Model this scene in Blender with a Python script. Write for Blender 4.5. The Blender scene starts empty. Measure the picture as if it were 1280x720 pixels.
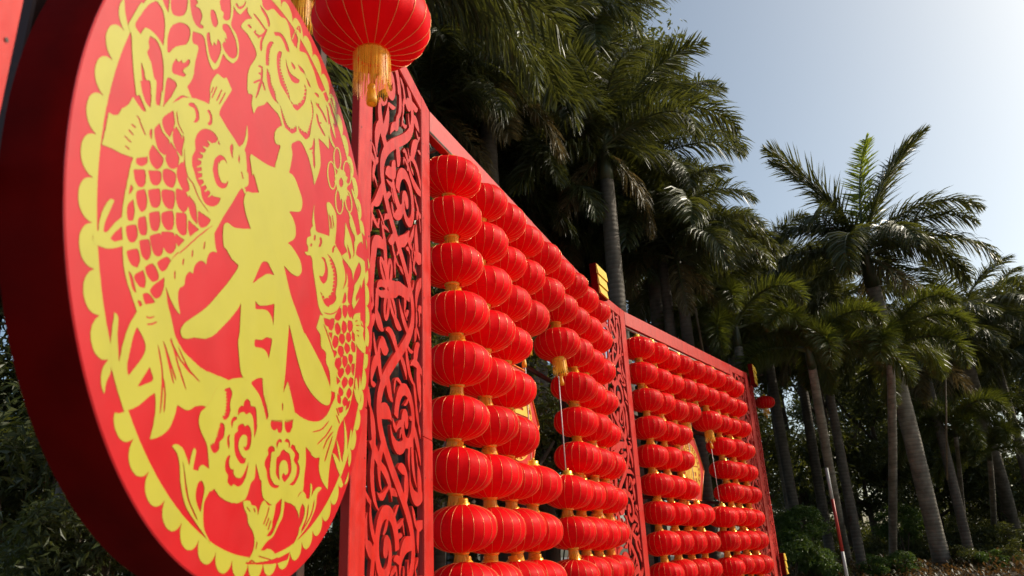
import bpy, bmesh, math, random
import numpy as np
from mathutils import Vector, Matrix, Quaternion
from math import radians, sin, cos, pi

# ------------------------------------------------------------------ camera, world, sun, exposure
sc = bpy.context.scene
col = sc.collection
cam_d = bpy.data.cameras.new('camera'); cam = bpy.data.objects.new('camera', cam_d); col.objects.link(cam)
cam_d.sensor_width = 36.0; cam_d.lens = 945.0 / 1280 * 36; cam_d.clip_start = 0.05; cam_d.clip_end = 2000
cam.matrix_world = Matrix(((0.998844, 0.048065, -0.000000, 0.000000), (0.016074, -0.334035, -0.942424, 0.000000), (-0.045297, 0.941334, -0.334421, 1.600000), (0, 0, 0, 1)))
cam_d.dof.use_dof = True; cam_d.dof.focus_distance = 7.5; cam_d.dof.aperture_fstop = 3.2
sc.camera = cam
SUN_AZ, SUN_EL = 80.0, 35.0          # azimuth measured from +Y towards +X
world = bpy.data.worlds.new('World'); sc.world = world; world.use_nodes = True
wn = world.node_tree.nodes; wl = world.node_tree.links
bg = wn['Background']; sky = wn.new('ShaderNodeTexSky'); sky.sky_type = 'NISHITA'; sky.sun_disc = False
sky.sun_elevation = radians(SUN_EL); sky.sun_rotation = radians(SUN_AZ)
sky.air_density = 0.72; sky.dust_density = 3.1; sky.ozone_density = 0.3; sky.altitude = 0
sky_tint = wn.new('ShaderNodeMix'); sky_tint.data_type = 'RGBA'; sky_tint.blend_type = 'MULTIPLY'; sky_tint.inputs[0].default_value = 1.0; sky_tint.inputs[7].default_value = (1.03, 1.06, 0.94, 1)   # even tint multiplied into the sky colour to correct its hue
wl.new(sky.outputs[0], sky_tint.inputs[6]); wl.new(sky_tint.outputs[2], bg.inputs[0]); bg.inputs[1].default_value = 0.15
sun_d = bpy.data.lights.new('sun', 'SUN'); sun_d.energy = 3.15; sun_d.angle = radians(0.6); sun_d.color = (1.0, 0.91, 0.77)
sun = bpy.data.objects.new('sun', sun_d); col.objects.link(sun)
sv = Vector((sin(radians(SUN_AZ)) * cos(radians(SUN_EL)), cos(radians(SUN_AZ)) * cos(radians(SUN_EL)), sin(radians(SUN_EL))))
sun.rotation_euler = sv.to_track_quat('Z', 'Y').to_euler(); sun.location = sv * 60
sc.view_settings.view_transform = 'Standard'; sc.view_settings.look = 'None'
sc.view_settings.exposure = 0.29; sc.view_settings.gamma = 1.0
sc.cycles.max_bounces = 8; sc.cycles.transparent_max_bounces = 8

# ------------------------------------------------------------------ helpers
def tag(o, label=None, cat=None, group=None, kind=None):
    if label: o['label'] = label
    if cat: o['category'] = cat
    if group: o['group'] = group
    if kind: o['kind'] = kind
    return o
def empty(name, loc=(0, 0, 0), rz=0.0, parent=None):
    o = bpy.data.objects.new(name, None); col.objects.link(o); o.location = loc; o.rotation_euler = (0, 0, rz)
    o.empty_display_size = 0.1
    if parent: o.parent = parent
    return o
def link(name, me, parent=None, loc=None):
    o = bpy.data.objects.new(name, me); col.objects.link(o)
    if parent: o.parent = parent
    if loc is not None: o.location = loc
    return o
def mesh(name, V, F, mat, smooth=False):
    me = bpy.data.meshes.new(name); me.from_pydata([tuple(v) for v in V], [], F); me.materials.append(mat)
    if smooth: me.polygons.foreach_set('use_smooth', [True] * len(me.polygons))
    me.update(); return me
class MB:
    def __init__(s): s.V = []; s.F = []
    def add(s, V, F):
        n = len(s.V); s.V += [tuple(v) for v in V]; s.F += [tuple(i + n for i in f) for f in F]; return s
    def box(s, x0, x1, y0, y1, z0, z1):
        V = [(x, y, z) for z in (z0, z1) for y in (y0, y1) for x in (x0, x1)]
        return s.add(V, [(0, 2, 3, 1), (4, 5, 7, 6), (0, 1, 5, 4), (2, 6, 7, 3), (0, 4, 6, 2), (1, 3, 7, 5)])
    def bevbox(s, x0, x1, y0, y1, z0, z1, b=0.006):
        bm = bmesh.new(); bmesh.ops.create_cube(bm, size=1)
        for v in bm.verts: v.co = Vector(((x0 + x1) / 2 + v.co.x * (x1 - x0), (y0 + y1) / 2 + v.co.y * (y1 - y0), (z0 + z1) / 2 + v.co.z * (z1 - z0)))
        bmesh.ops.bevel(bm, geom=bm.edges[:], offset=b, segments=1, affect='EDGES')
        bm.verts.index_update(); V = [v.co[:] for v in bm.verts]; F = [[v.index for v in f.verts] for f in bm.faces]; bm.free()
        return s.add(V, F)
    def tube(s, pts, rad, n=8, cap=True):
        pts = [Vector(p) for p in pts]; m = len(pts); rings = []
        if not hasattr(rad, '__len__'): rad = [rad] * m
        ref = Vector((0.31, 0.17, 0.93))
        for i, p in enumerate(pts):
            d = (pts[min(i + 1, m - 1)] - pts[max(i - 1, 0)]).normalized()
            a = d.cross(ref if abs(d.dot(ref)) < .95 else Vector((1, 0, 0))).normalized(); b = d.cross(a)
            rings.append([p + (a * cos(2 * pi * k / n) + b * sin(2 * pi * k / n)) * rad[i] for k in range(n)])
        V = [v for r in rings for v in r]
        F = [(i * n + k, i * n + (k + 1) % n, (i + 1) * n + (k + 1) % n, (i + 1) * n + k) for i in range(m - 1) for k in range(n)]
        if cap: F += [tuple(range(n))[::-1], tuple((m - 1) * n + k for k in range(n))]
        return s.add(V, F)
    def lathe(s, prof, n=24):
        V = []; F = []
        for r, z in prof: V += [(r * cos(2 * pi * k / n), r * sin(2 * pi * k / n), z) for k in range(n)]
        for i in range(len(prof) - 1):
            for k in range(n): F.append((i * n + k, i * n + (k + 1) % n, (i + 1) * n + (k + 1) % n, (i + 1) * n + k))
        return s.add(V, F)
    def me(s, name, mat, smooth=False): return mesh(name, s.V, s.F, mat, smooth)
    def build(s, name, mat, parent=None, smooth=False): return link(name, s.me(name, mat, smooth), parent)

# ------------------------------------------------------------------ materials
def mat(name, base, rough=0.6, spec=0.5, metal=0.0, noise=None, bump=None, coat=0.0, translucent=0.0, tcol=None, rand=0.0, coords='Object', rvar=None):
    m = bpy.data.materials.new(name); m.use_nodes = True
    N = m.node_tree.nodes; L = m.node_tree.links; b = N['Principled BSDF']; out = N['Material Output']
    b.inputs['Roughness'].default_value = rough; b.inputs['Specular IOR Level'].default_value = spec
    b.inputs['Metallic'].default_value = metal; b.inputs['Coat Weight'].default_value = coat; b.inputs['Coat Roughness'].default_value = 0.25
    b.inputs['Base Color'].default_value = (*base, 1)
    csock = None
    tc = N.new('ShaderNodeTexCoord')
    if noise:
        dark, scale, lo, hi, stretch = noise
        mp = N.new('ShaderNodeMapping'); mp.inputs['Scale'].default_value = stretch; L.new(tc.outputs[coords], mp.inputs[0])
        nz = N.new('ShaderNodeTexNoise'); nz.inputs['Scale'].default_value = scale; nz.inputs['Detail'].default_value = 6; L.new(mp.outputs[0], nz.inputs['Vector'])
        rp = N.new('ShaderNodeMapRange'); rp.inputs[1].default_value = lo; rp.inputs[2].default_value = hi; L.new(nz.outputs['Fac'], rp.inputs[0])
        mx = N.new('ShaderNodeMix'); mx.data_type = 'RGBA'; mx.inputs[6].default_value = (*base, 1); mx.inputs[7].default_value = (*dark, 1)
        L.new(rp.outputs[0], mx.inputs[0]); csock = mx.outputs[2]
    if rand:
        oi = N.new('ShaderNodeObjectInfo'); hs = N.new('ShaderNodeHueSaturation')
        mr = N.new('ShaderNodeMapRange'); mr.inputs[3].default_value = 1 - rand; mr.inputs[4].default_value = 1 + rand; L.new(oi.outputs['Random'], mr.inputs[0]); L.new(mr.outputs[0], hs.inputs['Value'])
        if csock: L.new(csock, hs.inputs['Color'])
        else: hs.inputs['Color'].default_value = (*base, 1)
        csock = hs.outputs[0]
    if csock: L.new(csock, b.inputs['Base Color'])
    if rvar:
        nz = N.new('ShaderNodeTexNoise'); nz.inputs['Scale'].default_value = rvar[0]; nz.inputs['Detail'].default_value = 7; L.new(tc.outputs[coords], nz.inputs['Vector'])
        mr = N.new('ShaderNodeMapRange'); mr.inputs[1].default_value = .3; mr.inputs[2].default_value = .7; mr.inputs[3].default_value = rough - rvar[1]; mr.inputs[4].default_value = rough + rvar[1]
        L.new(nz.outputs['Fac'], mr.inputs[0]); L.new(mr.outputs[0], b.inputs['Roughness'])
    if bump:
        bs, bd, stretch = bump
        mp = N.new('ShaderNodeMapping'); mp.inputs['Scale'].default_value = stretch; L.new(tc.outputs[coords], mp.inputs[0])
        nz = N.new('ShaderNodeTexNoise'); nz.inputs['Scale'].default_value = bs; nz.inputs['Detail'].default_value = 5; L.new(mp.outputs[0], nz.inputs['Vector'])
        bp = N.new('ShaderNodeBump'); bp.inputs['Distance'].default_value = bd; bp.inputs['Strength'].default_value = 1.0; L.new(nz.outputs['Fac'], bp.inputs['Height']); L.new(bp.outputs[0], b.inputs['Normal'])
    if translucent:
        tr = N.new('ShaderNodeBsdfTranslucent'); tr.inputs[0].default_value = (*(tcol or base), 1)
        ms = N.new('ShaderNodeMixShader'); ms.inputs[0].default_value = translucent
        L.new(b.outputs[0], ms.inputs[1]); L.new(tr.outputs[0], ms.inputs[2]); L.new(ms.outputs[0], out.inputs[0])
    return m
M = {}
M['paint'] = mat('red_paint', (0.48, 0.014, 0.008), 0.44, 0.42, noise=((0.36, 0.010, 0.006), 4.0, 0.40, 0.72, (4, .8, 4)), bump=(40, 0.0008, (1, 1, .25)), rvar=(9, .10))
M['disc_red'] = mat('printed_red_vinyl', (0.43, 0.002, 0.006), 0.40, 0.50, noise=((0.38, 0.002, 0.005), 6.0, .45, .75, (1, 1, 1)), bump=(2.2, 0.004, (1, 1, 1)), rvar=(7, .05))
M['disc_yellow'] = mat('printed_yellow_vinyl', (0.37, 0.335, 0.034), 0.40, 0.50, noise=((0.34, 0.31, 0.032), 6.0, .45, .75, (1, 1, 1)), bump=(2.2, 0.004, (1, 1, 1)), rvar=(7, .05))
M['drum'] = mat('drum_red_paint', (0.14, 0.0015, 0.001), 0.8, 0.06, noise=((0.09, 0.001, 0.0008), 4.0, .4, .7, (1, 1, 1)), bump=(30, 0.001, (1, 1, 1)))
M['silk'] = mat('red_lantern_silk', (0.84, 0.003, 0.009), 0.5, 0.10, noise=((0.72, 0.0015, 0.005), 9, .4, .7, (1, 1, .3)), bump=(160, 0.0004, (1, 1, 1)), translucent=0.32, tcol=(0.92, 0.010, 0.008), rand=0.13)
M['rib'] = mat('gold_wire', (0.80, 0.36, 0.10), 0.28, 0.9, metal=0.3)
M['gold'] = mat('gold_foil', (0.90, 0.50, 0.04), 0.22, 0.8, metal=0.45, bump=(120, 0.001, (1, 1, 1)))
M['fringe'] = mat('orange_gold_thread', (0.95, 0.52, 0.035), 0.45, 0.5, noise=((0.75, 0.34, 0.015), 60, .4, .7, (1, 1, .1)), translucent=0.35, tcol=(.95, .55, .04))
M['plaque_gold'] = mat('gold_paint', (0.74, 0.47, 0.04), 0.4, 0.5, noise=((0.66, 0.40, 0.03), 12, .4, .7, (1, 1, 1)))
M['steel'] = mat('dark_steel', (0.045, 0.022, 0.018), 0.55, 0.4, noise=((0.09, 0.035, 0.02), 14, .5, .8, (1, 1, 1)))
M['pipe'] = mat('weathered_pipe', (0.30, 0.24, 0.18), 0.5, 0.5, noise=((0.14, 0.09, 0.06), 8, .45, .7, (1, 1, 1)))
M['wire'] = mat('silver_cord', (0.6, 0.55, 0.55), 0.4, 0.5)
M['medal_red'] = mat('orange_red_board', (0.48, 0.010, 0.005), 0.45, 0.5)
M['medal_gold'] = mat('medallion_gold', (0.70, 0.43, 0.06), 0.4, 0.5)
M['trim'] = mat('orange_trim', (0.75, 0.16, 0.015), 0.4, 0.5)
def leaf_mat(name, c1, c2, tcol, trans=0.28, rough=0.38, rand=.18, scale=1.2):
    return mat(name, c1, rough, 0.45, noise=(c2, scale, .35, .7, (1, 1, 1)), translucent=trans, tcol=tcol, rand=rand, coords='Generated')
M['palm'] = leaf_mat('royal_palm_leaf', (0.040, 0.054, 0.018), (0.060, 0.070, 0.025), (0.15, 0.155, 0.022), .25, .38, scale=3)
M['palm_young'] = leaf_mat('young_palm_leaf', (0.16, 0.22, 0.02), (0.20, 0.23, 0.03), (0.35, 0.42, 0.03), .4)
M['palm_dry'] = leaf_mat('dry_palm_leaf', (0.16, 0.12, 0.055), (0.09, 0.08, 0.035), (0.2, 0.14, 0.05), .3, .5)
M['foxtail'] = leaf_mat('foxtail_palm_leaf', (0.055, 0.080, 0.014), (0.080, 0.090, 0.020), (0.20, 0.22, 0.02), .28, .42)
M['broad'] = leaf_mat('broad_leaf', (0.044, 0.060, 0.018), (0.064, 0.076, 0.024), (0.17, 0.18, 0.022), .28, .40, scale=4)
M['shrub'] = leaf_mat('shrub_leaf', (0.045, 0.10, 0.018), (0.07, 0.12, 0.02), (0.16, 0.24, 0.03), .3, .4, scale=4)
M['shaft'] = mat('green_crownshaft', (0.035, 0.05, 0.018), 0.4, 0.5, noise=((0.07, 0.06, 0.03), 3, .4, .7, (4, 4, .5)))
M['rachis'] = mat('palm_stalk', (0.07, 0.085, 0.03), 0.5)
M['groundcover'] = leaf_mat('russet_groundcover', (0.10, 0.06, 0.025), (0.06, 0.07, 0.02), (0.2, 0.1, 0.03), .3, .5, scale=9)
M['bark2'] = mat('dark_bark', (0.06, 0.045, 0.032), 0.8, 0.3, noise=((0.11, 0.085, 0.06), 10, .4, .7, (1, 1, .3)), bump=(14, 0.02, (1, 1, .3)))
M['soil'] = mat('soil', (0.06, 0.045, 0.03), 0.9, 0.2, noise=((0.03, 0.025, 0.018), 3, .4, .6, (1, 1, 1)))
M['paving'] = mat('paving', (0.20, 0.19, 0.17), 0.75, 0.3, noise=((0.14, 0.13, 0.12), .8, .35, .7, (1, 1, 1)), bump=(25, .004, (1, 1, 1)))
M['white'] = mat('white_enamel', (0.50, 0.50, 0.48), 0.5)
M['red_band'] = mat('red_enamel', (0.42, 0.03, 0.02), 0.45)
M['bamboo'] = mat('bamboo_cane', (0.20, 0.15, 0.09), 0.55, noise=((0.1, 0.07, 0.04), 6, .4, .7, (1, 1, .2)))
M['render_wall'] = mat('pale_render', (0.20, 0.19, 0.18), 0.8)
def palm_bark(nm, c1, c2):
    m = mat(nm, c1, 0.75, 0.3, noise=(c2, 2.2, .35, .65, (2, 2, 1.2)))
    N = m.node_tree.nodes; L = m.node_tree.links; b = N['Principled BSDF']
    tc = N.new('ShaderNodeTexCoord'); sx = N.new('ShaderNodeMapping'); sx.inputs['Scale'].default_value = (.15, .15, 1); L.new(tc.outputs['Object'], sx.inputs[0])
    w = N.new('ShaderNodeTexWave'); w.wave_type = 'BANDS'; w.bands_direction = 'Z'; w.inputs['Scale'].default_value = 3.1; w.inputs['Distortion'].default_value = 3.5; w.inputs['Detail'].default_value = 3
    L.new(sx.outputs[0], w.inputs[0]); bp = N.new('ShaderNodeBump'); bp.inputs['Distance'].default_value = 0.010; bp.inputs['Strength'].default_value = .6
    L.new(w.outputs['Fac'], bp.inputs['Height']); L.new(bp.outputs[0], b.inputs['Normal'])
    src = b.inputs['Base Color'].links[0].from_socket
    mx = N.new('ShaderNodeMix'); mx.data_type = 'RGBA'; mx.blend_type = 'MULTIPLY'; mr = N.new('ShaderNodeMapRange'); mr.inputs[1].default_value = .0; mr.inputs[2].default_value = .25; mr.inputs[3].default_value = .35; mr.inputs[4].default_value = 0
    L.new(w.outputs['Fac'], mr.inputs[0]); L.new(mr.outputs[0], mx.inputs[0]); L.new(src, mx.inputs[6]); mx.inputs[7].default_value = (.5, .45, .4, 1); L.new(mx.outputs[2], b.inputs['Base Color'])
    return m
M['palm_bark'] = palm_bark('ringed_palm_bark', (0.14, 0.118, 0.095), (0.075, 0.064, 0.05)); M['pale_bark'] = palm_bark('pale_palm_bark', (0.30, 0.27, 0.22), (0.17, 0.15, 0.12))

# ------------------------------------------------------------------ raster shapes -> outlines -> flat or extruded mesh
def fill_poly(mask, P, val):
    Hh, Ww = mask.shape
    x0 = max(0, int(P[:, 0].min()) - 1); x1 = min(Ww, int(P[:, 0].max()) + 2); y0 = max(0, int(P[:, 1].min()) - 1); y1 = min(Hh, int(P[:, 1].max()) + 2)
    if x1 <= x0 or y1 <= y0: return
    xs = np.arange(x0, x1); ys = np.arange(y0, y1); ins = np.zeros((y1 - y0, x1 - x0), bool); Q = np.roll(P, -1, 0)
    for (ax, ay), (bx, by) in zip(P, Q):
        if ay == by: continue
        rows = (ys >= min(ay, by)) & (ys < max(ay, by))
        if not rows.any(): continue
        ins[rows] ^= xs[None, :] > (ax + (ys[rows] - ay) * (bx - ax) / (by - ay))[:, None]
    mask[y0:y1, x0:x1][ins] = val
def contours(mask):
    f = np.pad(mask.astype(float), 2)
    k = (f + np.roll(f, 1, 0) + np.roll(f, -1, 0)); f = (k + np.roll(k, 1, 1) + np.roll(k, -1, 1)) / 9.0 + 1e-4
    a, b, c, d = f[:-1, :-1], f[:-1, 1:], f[1:, 1:], f[1:, :-1]
    code = (a > .5) * 1 + (b > .5) * 2 + (c > .5) * 4 + (d > .5) * 8
    tab = {1: [(3, 0)], 2: [(0, 1)], 3: [(3, 1)], 4: [(1, 2)], 5: [(3, 2), (1, 0)], 6: [(0, 2)], 7: [(3, 2)], 8: [(2, 3)], 9: [(2, 0)], 10: [(0, 3), (2, 1)], 11: [(2, 1)], 12: [(1, 3)], 13: [(1, 0)], 14: [(0, 3)]}
    nxt = {}; pos = {}
    for y, x in np.argwhere((code > 0) & (code < 15)):
        def edge(e):
            if e == 0: key = (y, x, 0)
            elif e == 2: key = (y + 1, x, 0)
            elif e == 3: key = (y, x, 1)
            else: key = (y, x + 1, 1)
            if key not in pos:
                yy, xx, v = key; p = f[yy, xx]; q = f[yy, xx + 1] if v == 0 else f[yy + 1, xx]; t = (.5 - p) / (q - p)
                pos[key] = (xx + t, yy) if v == 0 else (xx, yy + t)
            return key
        for s, e in tab[code[y, x]]: nxt[edge(s)] = edge(e)
    loops = []
    while nxt:
        s = next(iter(nxt)); lp = [s]; n = nxt.pop(s)
        while n != s and n in nxt: lp.append(n); n = nxt.pop(n)
        if len(lp) > 7: loops.append(np.array([pos[q] for q in lp]) - 2)
    return loops
def simplify(P, tol):
    P = np.asarray(P); n = len(P); far = int(np.argmax(((P - P[0]) ** 2).sum(1)))
    def dp(i, j):
        keep = []; st = [(i, j)]
        while st:
            a, b = st.pop()
            if b - a < 2: continue
            A = P[a]; B = P[b % n]; d = B - A; L = math.hypot(*d) + 1e-12; Q = P[a + 1:b]
            dist = np.abs((Q[:, 0] - A[0]) * d[1] - (Q[:, 1] - A[1]) * d[0]) / L; k = int(dist.argmax())
            if dist[k] > tol: keep.append(a + 1 + k); st += [(a, a + 1 + k), (a + 1 + k, b)]
        return keep
    idx = sorted(set([0, far] + dp(0, far) + dp(far, n)))
    return P[idx]
def outline_mesh(name, mask, cell, org, mat_, extrude=0.0, tol=0.35):
    """mask rows = v, cols = u; flat mesh in local XY, extruded +-extrude along Z"""
    cu = bpy.data.curves.new(name, 'CURVE'); cu.dimensions = '2D'; cu.fill_mode = 'BOTH'; cu.extrude = extrude
    for lp in contours(mask):
        lp = simplify(lp, tol)
        if len(lp) < 4: continue
        sp = cu.splines.new('POLY'); sp.points.add(len(lp) - 1); sp.use_cyclic_u = True
        co = np.zeros((len(lp), 4)); co[:, 0] = org[0] + lp[:, 0] * cell; co[:, 1] = org[1] + lp[:, 1] * cell; co[:, 3] = 1
        sp.points.foreach_set('co', co.ravel())
    o = bpy.data.objects.new(name, cu); col.objects.link(o); dg = bpy.context.evaluated_depsgraph_get()
    me = bpy.data.meshes.new_from_object(o.evaluated_get(dg)); bpy.data.objects.remove(o); bpy.data.curves.remove(cu)
    me.name = name; me.materials.clear(); me.materials.append(mat_); return me

# ------------------------------------------------------------------ plan of the screen wall (metres)
H = 5.0
PA = (-0.8263, 3.7515)
PB = (-0.5942, 5.2334)
PC = (1.0147, 9.4724)
PD = (1.2187, 9.9432)
PE = (1.6669, 10.8666)
PF = (4.2217, 14.7006)
PG = (4.8170, 15.5902)
PG2 = (4.8186, 15.5938)
PH_ = (5.1424, 16.3210)
PL = (-1.0918, 1.4105)
PL0 = (-1.1734, -0.1473)
def seg_matrix(P, Q):
    """frame on a wall segment: X along the wall, Y up, Z out towards the square"""
    P = Vector((P[0], P[1], 0)); Q = Vector((Q[0], Q[1], 0)); t = (Q - P).normalized(); n = Vector((t.y, -t.x, 0))
    return Matrix(((t.x, 0, n.x, P.x), (t.y, 0, n.y, P.y), (0, 1, 0, 0), (0, 0, 0, 1)))
def seg_root(name, P, Q):
    o = bpy.data.objects.new(name, None); col.objects.link(o); o.empty_display_size = .1; o.matrix_world = seg_matrix(P, Q); return o
def seg_len(P, Q): return math.hypot(Q[0] - P[0], Q[1] - P[1])

# ------------------------------------------------------------------ ground
g = MB().add([(-400, -400, 0), (400, -400, 0), (400, 400, 0), (-400, 400, 0)], [(0, 1, 2, 3)]).build('ground', M['paving']); tag(g, kind='structure')
BED_EDGE = [(-30, 8.2), (-6, 8.5), (-2.2, 8.9), (-.4, 10.6), (1.0, 13.2), (3.2, 16.6), (6.5, 18.6), (12, 18.2), (22, 14.5), (40, 10)]
random.seed(5)
V = []; F = []
for i in range(len(BED_EDGE) - 1):
    pass
bm = MB(); NX = 60; pts = []
bx = np.linspace(-30, 40, NX + 1); byy = np.interp(bx, [p[0] for p in BED_EDGE], [p[1] for p in BED_EDGE])
prof = [(0, 0.004), (0.02, .14), (.2, .16), (1.5, .50), (3, .70), (8, .8), (60, .9)]
for i in range(NX + 1):
    for d, z in prof: pts.append((bx[i], byy[i] + d, z + (0.05 * sin(bx[i] * 1.7 + d) if d > 1 else 0)))
K = len(prof); bm.add(pts, [(i * K + j, (i + 1) * K + j, (i + 1) * K + j + 1, i * K + j + 1) for i in range(NX) for j in range(K - 1)])
tag(bm.build('garden_bed', M['soil'], smooth=True), kind='structure')
def bed_z(x, y):
    d = y - float(np.interp(x, bx, byy)); return float(np.interp(d, [p[0] for p in prof], [p[1] for p in prof])) if d > 0 else 0.0

# ------------------------------------------------------------------ round sign with the papercut print
DC = Vector((-0.87809, 2.65875, 2.68191)); DT = Vector((0.11275, 0.99362, 0.00000)); DV = Vector((0.01998, -0.00227, 0.99980)); DN = Vector((0.99342, -0.11273, -0.02010)); DR = 1.15481; DTH = 0.175
sign = bpy.data.objects.new('round_sign', None); col.objects.link(sign)
sign.matrix_world = Matrix(((DT.x, DV.x, DN.x, DC.x), (DT.y, DV.y, DN.y, DC.y), (DT.z, DV.z, DN.z, DC.z), (0, 0, 0, 1)))
tag(sign, 'big round red sign with a yellow papercut of two fish and a spring character', 'sign')
N = 160
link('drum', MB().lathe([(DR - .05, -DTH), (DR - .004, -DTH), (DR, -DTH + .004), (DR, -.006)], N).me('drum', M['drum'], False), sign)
link('back_panel', MB().add([(DR * .97 * cos(2 * pi * k / N), DR * .97 * sin(2 * pi * k / N), -DTH + .01) for k in range(N)], [tuple(range(N))[::-1]]).me('back_panel', M['steel']), sign)
fr = MB(); fr.lathe([(DR, -.006), (DR + .001, -.003), (DR - .003, 0.0), (DR - .02, 0.0)], N); fr.add([((DR - .02) * cos(2 * pi * k / N), (DR - .02) * sin(2 * pi * k / N), 0) for k in range(N)], [tuple(range(N))])
link('face', fr.me('face', M['disc_red']), sign)
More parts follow.
